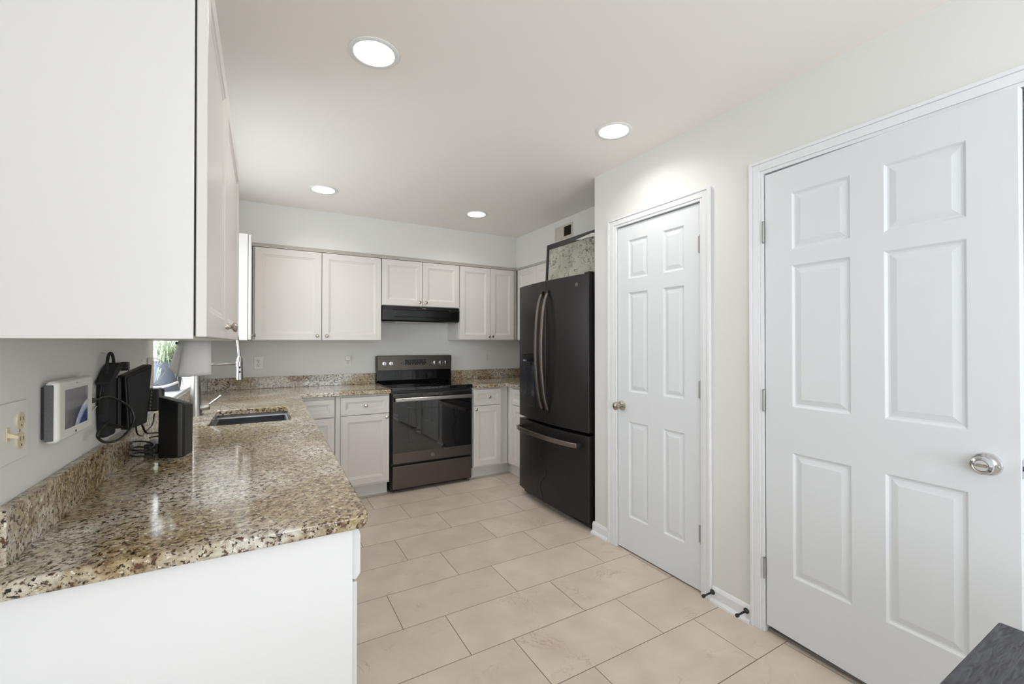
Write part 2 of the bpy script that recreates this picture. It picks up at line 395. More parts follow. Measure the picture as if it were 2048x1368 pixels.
# ------------------------------------------------------------------ room
CEIL = 2.47; XL = -0.42; XR = 2.004; YB = 4.43; XRR = 2.73; YE = 2.335; YREAR = -3.0
struct(boxes('floor', 'tile', [(-0.62, -3.2, -0.05, 2.06, YB + .2, 0.0), (2.06, 1.20, -0.05, 2.93, YB + .2, 0.0)]))
cans = [(0.38, 1.762), (1.65, 1.765), (0.392, 3.531), (1.656, 3.524)]
def ceiling():
    bm = bmesh.new(); h = 0.12; r = 0.078
    xs = sorted({-0.62, 3.4, *[round(c[0]-h, 4) for c in cans], *[round(c[0]+h, 4) for c in cans]}); ys = sorted({-3.2, YB + .2, *[round(c[1]-h, 4) for c in cans], *[round(c[1]+h, 4) for c in cans]})
    # bottom faces: a plain strip grid, light squares replaced by a ring around a round hole
    sq = [(c[0]-h, c[1]-h, c[0]+h, c[1]+h, c) for c in cans]
    for i in range(len(xs)-1):
        for j in range(len(ys)-1):
            a, b, c_, d = xs[i], ys[j], xs[i+1], ys[j+1]
            mx, my = (a+c_)/2, (b+d)/2
            if any(s[0] < mx < s[2] and s[1] < my < s[3] for s in sq): continue
            bm.faces.new([bm.verts.new(p) for p in ((a,b,CEIL),(c_,b,CEIL),(c_,d,CEIL),(a,d,CEIL))])
    n = 48
    for s in sq:
        cx, cy = s[4]; I = []; O = []
        for k in range(n):
            t = 2*PI*k/n; ct, st = math.cos(t), math.sin(t); q = h / max(abs(ct), abs(st))
            I.append(bm.verts.new((cx+r*ct, cy+r*st, CEIL))); O.append(bm.verts.new((cx+q*ct, cy+q*st, CEIL)))
        for k in range(n): bm.faces.new((I[k], I[(k+1)%n], O[(k+1)%n], O[k]))
    bmesh.ops.remove_doubles(bm, verts=bm.verts, dist=0.0003)
    me = bpy.data.meshes.new('ceiling'); 
    for f in bm.faces:
        f.normal_update()
        if f.normal.z > 0: f.normal_flip()
    add_box(bm, (-0.62, -3.2, CEIL + .15, 3.4, YB + .2, CEIL + .25))
    bm.to_mesh(me); bm.free(); me.materials.append(M['ceil'])
    o = bpy.data.objects.new('ceiling', me); C.objects.link(o); return o
struct(ceiling())
# window opening Y 2.46..3.68, z 1.03..2.12 in the left wall
WY0, WY1, WZ0, WZ1 = 2.46, 3.66, 1.030, 2.12
struct(boxes('wall_left', 'wall', [(-0.62, -0.55, 0, XL, WY0, CEIL), (-0.62, -3.0, 0, XL, -2.55, CEIL), (-0.62, -2.55, 0, XL, -0.55, .62), (-0.62, -2.55, 2.25, XL, -0.55, CEIL), (-0.62, WY1, 0, XL, YB, CEIL), (-0.62, WY0, 0, XL, WY1, WZ0 - .012), (-0.62, WY0, WZ1, XL, WY1, CEIL)]))
struct(boxes('wall_back', 'wall', [(-0.62, YB, 0, XRR + .2, YB + .15, CEIL)]))
struct(boxes('wall_right', 'wall', [(XR, -3.0, 0, XR + .115, 0.355, CEIL), (XR, 0.355, 2.10, XR + .115, 1.160, CEIL), (XR, 1.160, 0, XR + .115, 1.482, CEIL),
                                    (XR, 1.482, 2.072, XR + .115, 2.120, CEIL), (XR, 2.120, 0, XR + .115, YE, CEIL), (XR + .115, YE - .11, 0, XRR, YE, CEIL)]))
struct(boxes('wall_kitchen_right', 'wall', [(XRR, YE - .11, 0, XRR + .15, YB, CEIL)]))
struct(boxes('wall_pantry_side', 'wall', [(XR + .115, 1.17, 0, 2.95, 1.25, CEIL), (2.95, 1.17, 0, 3.03, 2.225, CEIL)]))
struct(boxes('wall_soffit', 'wall', [(XL, 4.125, 2.118, XRR, YB, CEIL), (2.425, YE, 2.118, XRR, 4.125, CEIL)]))
struct(boxes('wall_rear', 'wall', [(-0.62, -3.15, 0, -0.20, -3.0, CEIL), (1.90, -3.15, 0, XR + .115, -3.0, CEIL), (-0.20, -3.15, 2.25, 1.90, -3.0, CEIL)]))
# next room seen through the ajar door
struct(boxes('wall_next_room', 'wall', [(3.25, -0.5, 0, 3.37, 1.17, CEIL), (XR + .115, -0.6, 0, 3.37, -0.5, CEIL)]))
struct(boxes('floor_next_room', 'carpet', [(2.06, -0.6, -0.05, 3.37, 1.20, 0.004)]))
# moulding strip under the soffit
struct(boxes('trim_1', 'moulding', [(-0.075, 4.110, 2.106, 2.425, 4.124, 2.130), (2.411, YE, 2.106, 2.425, 4.110, 2.130), (-0.075, 4.114, 2.130, 2.425, 4.124, 2.137)], bevel=0.002))
def casing(name, y0, y1, ztop, w, wl=None):
    wl = wl or w
    bs = []
    for (a, b, t) in ((0.0, 0.25, 0.011), (0.25, 0.78, 0.015), (0.78, 1.0, 0.020)):
        bs.append((XR - t, y0 - w*b, 0, XR, y0 - w*a, ztop + w*b))
        bs.append((XR - t, y1 + wl*a, 0, XR, y1 + wl*b, ztop + w*b))
        bs.append((XR - t, y0 - w*a, ztop + w*a, XR, y1 + wl*a, ztop + w*b))
    return struct(boxes(name, 'trim', bs, bevel=0.0015))
casing('trim_2', 1.488, 2.114, 2.066, 0.060, 0.075)
casing('trim_3', 0.361, 1.154, 2.094, 0.064)
struct(boxes('trim_4', 'trim', [(XR, 2.114, 0, XR + .115, 2.1195, 2.066), (XR, 1.4825, 0, XR + .115, 1.488, 2.066), (XR, 1.4825, 2.066, XR + .115, 2.1195, 2.0715), (XR + .045, 1.488, 0, XR + .06, 1.497, 2.066), (XR + .045, 2.105, 0, XR + .06, 2.114, 2.066), (XR + .045, 1.488, 2.055, XR + .06, 2.114, 2.066)]))
struct(boxes('trim_5', 'trim', [(XR, 1.154, 0, XR + .115, 1.1595, 2.094), (XR, 0.3555, 0, XR + .115, 0.361, 2.094), (XR, 0.3555, 2.094, XR + .115, 1.1595, 2.0995), (XR + .05, 1.145, 0, XR + .065, 1.154, 2.094), (XR + .05, .361, 2.08, XR + .065, 1.154, 2.094)]))
struct(boxes('trim_6', 'threshold', [(XR + 0.01, 0.362, 0.0, XR + .115, 1.153, 0.012)], bevel=0.003))
def baseboard(name, y0, y1):
    prof = [(0.0, 0.0), (-0.028, 0.0), (-0.027, 0.010), (-0.020, 0.018), (-0.012, 0.020), (-0.012, 0.060), (-0.007, 0.072), (0.0, 0.078)]
    bm = bmesh.new()
    A = [bm.verts.new((XR + x, y0, z)) for x, z in prof]; B = [bm.verts.new((XR + x, y1, z)) for x, z in prof]
    bm.faces.new(A); bm.faces.new(list(reversed(B)))
    for i in range(len(prof)-1): bm.faces.new((A[i], A[i+1], B[i+1], B[i]))
    bm.faces.new((A[-1], A[0], B[0], B[-1]))
    return struct(link_bm(name, bm, 'trim'))
baseboard('baseboard_right', 1.2195, 1.4265)
baseboard('baseboard_pantry', 2.190, 2.350)
baseboard('baseboard_rear', -2.99, 0.296)

# ---- six panel doors
def six_panel(name, w, h, t, cols, rows, parent_loc, rz, knob_fn):
    root = bpy.data.objects.new(name, None); C.objects.link(root); root.location = parent_loc; root.rotation_euler = (0, 0, rz); root['kind'] = 'structure'
    pan = [(c[0], r[0], c[1], r[1]) for c in cols for r in rows]
    link_bm('door_leaf', slab_bm(w, h, t, pan, DOORP), 'doorp', root, 0.0012)
    return root
def hinge(parent, x, z, y=-0.001):
    bm = bmesh.new()
    add_lathe(bm, [(0.0055, -0.046), (0.0055, 0.046)], 'z', 12, (x, y - .005, z))
    add_box(bm, (x - .018, y - 0.0012, z - .045, x - .002, y, z + .045)); 
    for k in (-1, 1): add_lathe(bm, [(0.004, 0.046*k), (0.0055, 0.049*k), (0.001, 0.052*k)], 'z', 12, (x, y - .005, z))
    return link_bm('hinge', bm, 'hinge', parent)
# door 1 : local x runs toward the camera (world -Y) from the knob edge; origin at world (XR, 2.111)
W1 = 0.617
d1 = six_panel('door_1', W1, 2.050, 0.035, [(0.095, 0.252), (0.368, 0.512)], [(0.213, 0.812), (1.000, 1.625), (1.712, 1.955)], (XR + 0.002, 2.110, 0.010), -PI/2, None)
for z in (1.83, 1.06, 0.30): hinge(d1, W1 + .0035, z)
def round_knob(parent, x, y, z, r=0.026, plate=0.031, m='nickel'):
    return lathe('door_knob', m, [(plate, 0.0), (plate, -0.004), (plate*.8, -0.010), (0.012, -0.013), (0.011, -0.030), (r*.75, -0.036), (r, -0.048), (r*.96, -0.058), (r*.6, -0.066), (0.004, -0.068)], 'y', 28, parent, (x, y, z))
k1 = round_knob(d1, 0.036, 0.0, 0.905)
# door 2 : ajar, hinged at world (2.0, 1.15)
A2 = math.atan2(-0.78, -0.046)
d2 = six_panel('door_2', 0.782, 2.050, 0.036, [(0.120, 0.341), (0.450, 0.668)], [(0.268, 0.806), (1.005, 1.618), (1.687, 1.935)], (1.998, 1.149, 0.036), A2, None)
for z in (1.79, 1.02, 0.256): hinge(d2, -0.005, z)
def knob2(parent):
    k = lathe('door_knob', 'chrome', [(0.036, 0.0), (0.0355, -0.003), (0.033, -0.007), (0.018, -0.010), (0.0165, -0.018), (0.020, -0.022), (0.026, -0.030), (0.0275, -0.040), (0.0255, -0.047), (0.019, -0.0495), (0.016, -0.0465), (0.0155, -0.044), (0.001, -0.044)], 'y', 36, parent, (0.711, 0.0, 0.906), cap=(True, True))
    boxes('thumb_turn', 'nickel', [(0.698, -0.0505, 0.902, 0.724, -0.0435, 0.910)], k, 0.002)
    bm = bmesh.new(); add_lathe(bm, [(0.004, -0.0045), (0.0035, -0.0085), (0.0008, -0.009)], 'y', 12, (0.737, 0, 0.904)); link_bm('screw', bm, 'nickel', k, 0, True)
    b = lathe('inner_knob', 'chrome', [(0.033, 0.036), (0.031, 0.042), (0.012, 0.046), (0.012, 0.062), (0.024, 0.070), (0.027, 0.085), (0.02, 0.097), (0.004, 0.1)], 'y', 28, parent, (0.711, 0.0, 0.906))
    boxes('latch_plate', 'chrome', [(0.7818, 0.006, 0.878, 0.7834, 0.030, 0.934)], parent, 0.0005)
    boxes('latch_bolt', 'chrome', [(0.7834, 0.011, 0.898, 0.795, 0.025, 0.914)], parent, 0.003)
knob2(d2)
# ---- window over the sink
wn = bpy.data.objects.new('window_1', None); C.objects.link(wn); wn.location = (-0.60, WY0, WZ0); wn['kind'] = 'structure'
ww, wh = WY1 - WY0, WZ1 - WZ0
boxes('window_frame', 'window_white', [(-0.018, 0.001, 0.0, 0.035, 0.05, wh - .001), (-0.018, ww - .05, 0.0, 0.035, ww - .001, wh - .001), (-0.018, .05, 0.0, 0.035, ww - .05, .05), (-0.018, .05, wh - .05, 0.035, ww - .05, wh - .001), (-0.012, ww/2 - .03, .05, 0.03, ww/2 + .03, wh - .05)], wn, 0.003)
boxes('pane', 'glass', [(0.004, .05, .05, 0.008, ww/2 - .03, wh - .05)], wn); boxes('pane', 'glass', [(0.004, ww/2 + .03, .05, 0.008, ww - .05, wh - .05)], wn)
boxes('window_sill', 'trim', [(-0.019, 0.001, -0.012, 0.187, ww - .001, 0.0)], wn, 0.002)
w3 = bpy.data.objects.new('added_window_3', None); C.objects.link(w3); w3.location = (-0.52, -2.55, 0.62); w3['kind'] = 'structure'  # unseen side window added behind the viewer for its daylight
boxes('window_frame', 'window_white', [(0, 0.001, 0, .05, .05, 1.629), (0, 1.95, 0, .05, 1.999, 1.629), (0, .05, 0, .05, 1.95, .05), (0, .05, 1.58, .05, 1.95, 1.629), (0, .97, .05, .05, 1.03, 1.58)], w3)
boxes('pane', 'glass', [(.02, .05, .05, .024, .97, 1.58)], w3); boxes('pane', 'glass', [(.02, 1.03, .05, .024, 1.95, 1.58)], w3)
# ---- unseen glazed patio doors, added behind the viewer to let daylight in
pw = bpy.data.objects.new('added_window_2', None); C.objects.link(pw); pw.location = (-0.20, -3.10, 0); pw['kind'] = 'structure'
boxes('window_frame', 'window_white', [(0.002, 0, 0, .07, .06, 2.248), (2.03, 0, 0, 2.098, .06, 2.248), (.07, 0, 2.17, 2.03, .06, 2.248), (.07, 0, 0, 2.03, .06, .08), (1.01, 0, .08, 1.09, .06, 2.17)], pw, 0.003)
boxes('pane', 'glass', [(.07, .02, .08, 1.01, .026, 2.17)], pw); boxes('pane', 'glass', [(1.09, .02, .08, 2.03, .026, 2.17)], pw)

# ------------------------------------------------------------------ ceiling lights
def can_light(loc, label):
    t = thing('ceiling_light', label, 'ceiling light', loc, 0, 'round recessed ceiling lights')
    lathe('trim_ring', 'can', [(0.077, 0.004), (0.097, -0.001), (0.0975, -0.004), (0.094, -0.006), (0.078, -0.005), (0.073, 0.004), (0.056, 0.048)], 'z', 48, t, cap=(False, False))
    lathe('lens', 'lens', [(0.0565, 0.046), (0.03, 0.0455), (0.001, 0.0455)], 'z', 40, t, cap=(False, True))
    l = bpy.data.lights.new('ceiling_lamp', 'AREA'); l.shape = 'DISK'; l.size = 0.10; l.energy = CAN_W; l.color = CAN_COL; l.spread = math.radians(165)
    lo = bpy.data.objects.new('bulb_light', l); C.objects.link(lo); lo.parent = t; lo.location = (0, 0, 0.040)
    return t
cl = can_light((cans[0][0], cans[0][1], CEIL), 'large round recessed ceiling light nearest the white wall cabinet, showing its inner cone')
dup(cl, (cans[1][0], cans[1][1], CEIL), 0, 'round recessed ceiling light in front of the pantry door wall')
dup(cl, (cans[2][0], cans[2][1], CEIL), 0, 'round recessed ceiling light above the far sink corner')
dup(cl, (cans[3][0], cans[3][1], CEIL), 0, 'small round recessed ceiling light farthest off, above the range')

# ------------------------------------------------------------------ wall cabinets
def wall_cabinet(label, loc, rz, w, h, depth, doors, group='white wall cabinets'):
    t = thing('wall_cabinet', label, 'cabinet', loc, rz, group)
    boxes('body', 'cab', [(0, 0, 0, w, depth, h)], t, 0.0012)
    boxes('shadow_gap', 'dark', [(doors[0][0] + .003, -0.0025, 0.007, doors[-1][1] - .003, -0.0002, h - .007)], t)
    for (x0, x1, kx) in doors:
        cab_front(t, 'door', x0, 0.004, x1, h - .004, -0.0215, (kx, 0.040))
    return t
wall_cabinet('large white wall cabinet in the left foreground with a two-knob pair of doors', (-0.118, 1.05, 1.327), PI/2, 1.31, 0.775, 0.301, [(0.001, 0.540, 0.510), (0.544, 1.309, 0.575)])
wall_cabinet('narrow white wall cabinet with bright side beyond the window', (-0.098, 3.77, 1.337), PI/2, 0.334, 0.79, 0.321, [(0.002, 0.318, 0.285)])
wall_cabinet('wide two-door white wall cabinet left of the range hood', (-0.072, 4.123, 1.337), 0, 1.028, 0.768, 0.306, [(0.014, 0.516, 0.480), (0.520, 1.025, 0.556)])
wall_cabinet('short two-door white wall cabinet directly over the black range hood', (0.958, 4.123, 1.668), 0, 0.777, 0.437, 0.306, [(0.003, 0.388, 0.358), (0.392, 0.774, 0.422)])
wall_cabinet('narrow two-door white wall cabinet right of the range hood', (1.738, 4.123, 1.345), 0, 0.6855, 0.760, 0.306, [(0.004, 0.352, 0.334), (0.356, 0.640, 0.374)])
wall_cabinet('white wall cabinet on the right wall partly behind the fridge', (2.425, 4.095, 1.345), -PI/2, 0.79, 0.760, 0.300, [(0.024, 0.400, 0.370), (0.404, 0.786, 0.434)])
wall_cabinet('low white cabinet above the fridge behind the framed print', (2.425, 3.30, 1.862), -PI/2, 0.955, 0.243, 0.300, [(0.004, 0.474, 0.444), (0.478, 0.951, 0.508)])

# ------------------------------------------------------------------ base cabinets
CT = 0.915; CB = 0.882
def base_cabinet(label, loc, rz, w, depth, fronts, kick=0.075, name='base_cabinet', x0=0.0, hollow=False, ext=0.0):
    t = thing(name, label, 'cabinet', loc, rz, 'white base cabinets')
    if hollow:
        boxes('body', 'cab', [(x0, 0, 0.11, w, .018, CB - .002), (x0, depth - .018, 0.11, w, depth, CB - .002), (x0, .018, 0.11, x0 + .018, depth - .018, CB - .002), (w - .018, .018, 0.11, w, depth - .018, CB - .002), (x0 + .018, .018, 0.11, w - .018, depth - .018, .128)], t)
    else:
        boxes('body', 'cab', [(x0, 0, 0.11, w, depth, CB - .002)], t, 0.001)
    boxes('toe_kick', 'cab', [(x0, kick, 0.0, w, kick + .02, 0.11)], t)
    if ext: boxes('toe_kick', 'cab', [(w + .0005, kick, 0.0, w + ext, kick + .02, 0.11)], t)
    for f in fronts: cab_front(t, f[0], *f[1:5], -0.0205, f[5])
    return t
YF = 3.812
base_cabinet('white base cabinet with drawer and door between corner filler and range', (0.518, YF, 0), 0, 0.438, 0.610, [('drawer', 0.040, 0.715, 0.434, 0.863, (0.237, 0.789)), ('door', 0.040, 0.130, 0.434, 0.710, (0.410, 0.680))])
base_cabinet('white corner base cabinet half hidden behind the peninsula worktop, without knobs', (0.196, YF, 0), 0, 0.318, 0.610, [('drawer', 0.03, 0.712, 0.314, 0.855, None), ('door', 0.03, 0.130, 0.314, 0.703, None)])
base_cabinet('white base cabinet with drawer and door right of the range', (1.752, YF, 0), 0, 0.386, 0.610, [('drawer', 0.004, 0.713, 0.300, 0.866, (0.166, 0.790)), ('door', 0.004, 0.130, 0.300, 0.708, (0.022, 0.678))], ext=0.047)
rc = base_cabinet('white base cabinet against the right wall beside the fridge', (2.140, 3.810, 0), -PI/2, 0.50, 0.585, [('drawer', 0.10, 0.713, 0.495, 0.866, None), ('door', 0.10, 0.130, 0.495, 0.708, None)], kick=0.045)
base_cabinet('white sink base cabinet under the sink', (0.168, 1.712, 0), PI/2, 1.45, 0.585, [('door', 0.03, 0.13, 0.72, 0.863, (0.69, 0.81)), ('door', 0.724, 0.13, 1.41, 0.863, (0.754, 0.81))], hollow=True)
corner_left = base_cabinet('plain white corner cabinet end beyond the sink', (0.168, 3.165, 0), PI/2, 0.64, 0.585, [])
# peninsula end panel
ep = tag(boxes('end_panel', 'panel', [(XL + .001, 1.085, 0.0, 0.187, 1.103, CB - .001)], bevel=0.001), 'big plain white end panel below the near edge of the granite worktop', 'cabinet panel')
# dishwasher
dw = thing('dishwasher', 'white dishwasher seen edge-on right of the white end panel', 'dishwasher', (0.176, 1.108, 0), PI/2)
boxes('body', 'dark', [(0.0, 0.004, 0.09, 0.598, 0.57, 0.872)], dw)
boxes('door', 'trim', [(0.002, -0.026, 0.12, 0.597, 0.0, 0.738)], dw, 0.003)
pr = [(-0.008, 0.746), (-0.024, 0.742), (-0.034, 0.756), (-0.034, 0.850), (-0.026, 0.872), (-0.006, 0.876)]
bm = bmesh.new(); add_prism(bm, pr, 0.002, 0.597, 'x'); link_bm('control_panel', bm, 'trim', dw, 0.004, seg=3)
boxes('toe_panel', 'trim', [(0.002, 0.04, 0.0, 0.597, 0.05, 0.112)], dw)

boxes('toe_kick', 'cab', [(-0.0765, 0.045, 0.0, -0.0005, 0.065, 0.11)], rc)
# ------------------------------------------------------------------ worktops
def worktop(name, outer, hole, label):
    t = thing(name, label, 'countertop', (outer[0][0], outer[0][1], CB))
    ox, oy = outer[0]
    bm = bmesh.new(); edges = []
    for lp in [outer] + ([hole] if hole else []):
        vs = [bm.verts.new((x - ox, y - oy, CT - CB)) for x, y in lp]
        edges += [bm.edges.new((vs[i], vs[(i+1) % len(vs)])) for i in range(len(vs))]
    r = bmesh.ops.triangle_fill(bm, use_beauty=True, use_dissolve=True, edges=edges)
    faces = list(bm.faces)
    ext = bmesh.ops.extrude_face_region(bm, geom=faces)
    for v in [g for g in ext['geom'] if isinstance(g, bmesh.types.BMVert)]: v.co.z -= (CT - CB)
    link_bm('slab', bm, 'granite', t, 0.007, seg=4)
    return t, ox, oy
def rnd(cx, cy, r, a0, a1, n=6): return [(cx + r*math.cos(math.radians(a0+(a1-a0)*k/n)), cy + r*math.sin(math.radians(a0+(a1-a0)*k/n))) for k in range(n+1)]
SX0, SX1, SY0, SY1 = -0.232, 0.132, 2.556, 3.118
outer = [(XL + .001, 1.062)] + rnd(0.190, 1.094, 0.032, -90, 0) + [(0.252, 3.764), (0.962, 3.764), (0.962, YB - .001), (XL + .001, YB - .001)]
hole = rnd(SX0+.02, SY0+.02, .02, 180, 270, 3) + rnd(SX1-.02, SY0+.02, .02, 270, 360, 3) + rnd(SX1-.02, SY1-.02, .02, 0, 90, 3) + rnd(SX0+.02, SY1-.02, .02, 90, 180, 3)
wt, ox, oy = worktop('worktop', outer, hole, 'L-shaped speckled brown granite worktop with the sink, running to the left of the range')
def bsp(t, ox, oy, b): 
    return boxes('backsplash', 'granite', [(b[0]-ox, b[1]-oy, CT - CB + .0003, b[2]-ox, b[3]-oy, 1.0175 - CB)], t, 0.002)
bsp(wt, ox, oy, (XL + .001, 1.130, -0.398, YB - .001)); bsp(wt, ox, oy, (-0.3975, YB - .024, 0.962, YB - .001))
outer2 = [(1.753, 3.764), (2.095, 3.764), (2.095, 3.310), (XRR - .001, 3.310), (XRR - .001, YB - .001), (1.753, YB - .001)]
wt2, ox, oy = worktop('worktop', outer2, None, 'speckled granite worktop corner between range and fridge')
bsp(wt2, ox, oy, (1.753, YB - .024, XRR - .024, YB - .001)); bsp(wt2, ox, oy, (XRR - .023, 3.310, XRR - .001, YB - .001))

# ------------------------------------------------------------------ sink and faucet
sk = thing('sink', 'dark grey undermount sink set in the granite near the window', 'sink', (SX0, SY0, CB))
sw, sd = SX1 - SX0, SY1 - SY0
bm = bmesh.new(); g = 0.012
def ring(a, z): return [bm.verts.new(p) for p in ((-a, -a, z), (sw + a, -a, z), (sw + a, sd + a, z), (-a, sd + a, z))]
R = [ring(.03, -.001), ring(.002, -.001), ring(.002, -.013), ring(-0.012, -.015), ring(-.016, -.20), ring(-.03, -.215)]
for a, b in zip(R, R[1:]):
    for k in range(4): bm.faces.new((a[k], a[(k+1)%4], b[(k+1)%4], b[k]))
bm.faces.new(R[-1]); link_bm('basin', bm, 'sink', sk, 0.003)
boxes('ledge', 'sinkrim', [(0.0, sd - .034, -.0165, sw, sd + .001, -.0125), (sw - .006, 0.0, -.0165, sw + .001, sd - .034, -.0125)], sk, 0.0008)
lathe('drain', 'steel', [(0.045, -.2125), (0.042, -.210), (0.02, -.2125), (0.001, -.2125)], 'z', 24, sk, (sw/2, sd/2, 0))

fc = thing('faucet', 'tall brushed steel spring faucet with side spout arm behind the sink', 'faucet', (-0.322, 2.965, CT))
lathe('base', 'steel', [(0.034, 0.0), (0.034, 0.004), (0.031, 0.010), (0.0275, 0.09), (0.023, 0.18), (0.0175, 0.26), (0.016, 0.30)], 'z', 36, fc)
bm = bmesh.new(); add_lathe(bm, [(0.009, 0.296), (0.009, 0.50)], 'z', 16)
for k in range(22): add_lathe(bm, [(0.010, 0.300 + k*.009), (0.014, 0.3045 + k*.009), (0.010, 0.309 + k*.009)], 'z', 16)
link_bm('spring_riser', bm, 'steel', fc, 0, True)
tube('hose', 'steel', [(0, 0, .50), (0.01, 0, .56), (0.06, 0, .60), (0.13, 0, .585), (0.178, 0, .52), (0.195, 0, .43), (0.204, 0, .34), (0.206, 0, .30)], 0.0085, fc, 10)
tube('support_arm', 'steel', [(0.0, 0, 0.281), (0.19, 0, 0.281)], 0.0065, fc, 12, 1)
lathe('arm_clip', 'steel', [(0.018, 0.268), (0.018, 0.294)], 'z', 20, fc, (0.204, 0, 0), cap=(True, True))
lathe('spray_head', 'steel', [(0.010, 0.325), (0.0155, 0.312), (0.016, 0.25), (0.0175, 0.20), (0.0175, 0.190), (0.012, 0.188)], 'z', 28, fc, (0.207, 0, 0))
bm = bmesh.new(); add_lathe(bm, [(0.006, -0.017), (0.005, -0.021), (0.001, -0.022)], 'y', 12, (0.207, 0, 0.262)); add_lathe(bm, [(0.006, -0.017), (0.005, -0.021), (0.001, -0.022)], 'y', 12, (0.207, 0, 0.236)); link_bm('button', bm, 'black', fc, 0, True)
bm = bmesh.new(); add_lathe(bm, [(0.020, 0.02), (0.020, 0.062), (0.017, 0.066), (0.001, 0.066)], 'x', 24, (0, 0, 0.045))
lv = link_bm('valve', bm, 'steel', fc, 0, True)
tube('lever', 'chrome', [(0.055, 0, 0.052), (0.10, 0.005, 0.088), (0.118, 0.006, 0.103)], [0.005, 0.0055, 0.007], lv, 10, 4)

# ------------------------------------------------------------------ range
rg = thing('range', 'freestanding slate electric range with black glass oven door', 'oven', (0.972, 3.80, 0))
RW = 0.772
boxes('body', 'black', [(0.0, 0.030, 0.02, RW, 0.612, 0.900)], rg, 0.003)
boxes('cooktop', 'glassblack', [(-0.001, 0.0, 0.893, RW + .001, 0.575, 0.922)], rg, 0.006)
bm = bmesh.new()
for (cx, cy, r) in ((0.2, 0.17, 0.10), (0.57, 0.17, 0.115), (0.2, 0.42, 0.08), (0.57, 0.42, 0.08)):
    a = add_lathe(bm, [(r, 0.9222), (r - .003, 0.9223)], 'z', 40, (cx, cy, 0))
link_bm('burner_ring', bm, 'slate', rg)
# backguard
bg_ = prism('backguard', 'blackgloss', [(0.560, 0.915), (0.548, 0.945), (0.560, 1.045), (0.612, 1.045), (0.612, 0.915)], -0.002, RW + .002, 'x', rg, 0.002)
cp = prism('control_panel', 'slate', [(0.542, 1.040), (0.562, 1.186), (0.600, 1.190), (0.612, 1.180), (0.612, 1.040)], 0.002, RW - .002, 'x', rg, 0.004)
bs = []
cpend = boxes('panel_end', 'black', [(-0.004, 0.548, 1.035, 0.0018, 0.611, 1.185), (RW - .0018, 0.548, 1.035, RW + .004, 0.611, 1.185)], rg, 0.002)
tlt = math.atan2(0.02, 0.146)
def on_panel(zloc): return 0.542 + (zloc - 1.040) * 0.02 / 0.146
for kx in (0.066, 0.132, 0.585, 0.645, 0.703):
    z = 1.112; y = on_panel(z)
    k = lathe('knob', 'chrome', [(0.0225, 0.001), (0.0225, -0.006), (0.020, -0.020), (0.0185, -0.024), (0.001, -0.025)], 'y', 28, cp, (kx, y, z))
    boxes('knob_bar', 'steel', [(kx - .004, y - .032, z - .018, kx + .004, y - .024, z + .018)], k, 0.0015)
dsp = boxes('display', 'black', [(0.278, -0.002, 1.080, 0.500, 0.001, 1.146)], cp, 0.0015); dsp.location = (0, on_panel(1.113) - .001, 0)
bm = bmesh.new()
for i in range(9):
    for j in range(2):
        if (i + j) % 3 == 1: continue
        xx = 0.292 + i*.0245; zz = 1.097 + j*.034
        add_box(bm, (xx, -0.0028, zz - .0015, xx + .008, -0.002, zz + .0015))
link_bm('button', bm, 'hoodlogo', dsp)
boxes('indicator', 'black', [(0.236, on_panel(1.11) - .0015, 1.103, 0.246, on_panel(1.11) + .001, 1.119)], cp)
# oven door
dr = boxes('oven_door', 'slate', [(0.010, -0.006, 0.256, RW - .010, 0.028, 0.868)], rg, 0.004)
boxes('door_glass', 'glassblack', [(0.016, -0.0085, 0.350, RW - .016, -0.0062, 0.864)], dr, 0.001)
bm = bmesh.new(); add_box(bm, (0.15, -0.0092, 0.43, 0.62, -0.0087, 0.432)); add_box(bm, (0.15, -0.0092, 0.73, 0.62, -0.0087, 0.732)); add_box(bm, (0.15, -0.0092, 0.43, 0.152, -0.0087, 0.73)); add_box(bm, (0.618, -0.0092, 0.43, 0.62, -0.0087, 0.73))
link_bm('window_border', bm, 'black', dr)
boxes('handle', 'steel', [(0.022, -0.060, 0.803, RW - .022, -0.038, 0.835), (0.030, -0.040, 0.808, 0.052, -0.0062, 0.830), (RW - .052, -0.040, 0.808, RW - .030, -0.0062, 0.830)], dr, 0.007, 3)
def emblem(parent, o, axis, r=0.015, name='emblem'):
    e = lathe(name, 'nickel', [(r, 0.0), (r, -.0018), (r*.84, -.0018), (r*.84, 0.0)], axis, 28, parent, o, cap=(False, False))
    return e
em = emblem(dr, (0.372, -0.006, 0.303), 'y')
tube('emblem_script', 'nickel', [(0.366, -.0085, 0.296), (0.374, -.0085, 0.302), (0.370, -.0085, 0.311), (0.364, -.0085, 0.306), (0.372, -.0085, 0.299), (0.381, -.0085, 0.304)], 0.001, em, 6, 4)
boxes('storage_drawer', 'slate', [(0.010, -0.004, 0.035, RW - .010, 0.028, 0.236)], rg, 0.005)
bm = bmesh.new()
for x in (0.04, RW - .06):
    for y in (0.06, 0.55): add_box(bm, (x, y, 0.0, x + .03, y + .03, 0.022))
link_bm('foot', bm, 'black', rg)

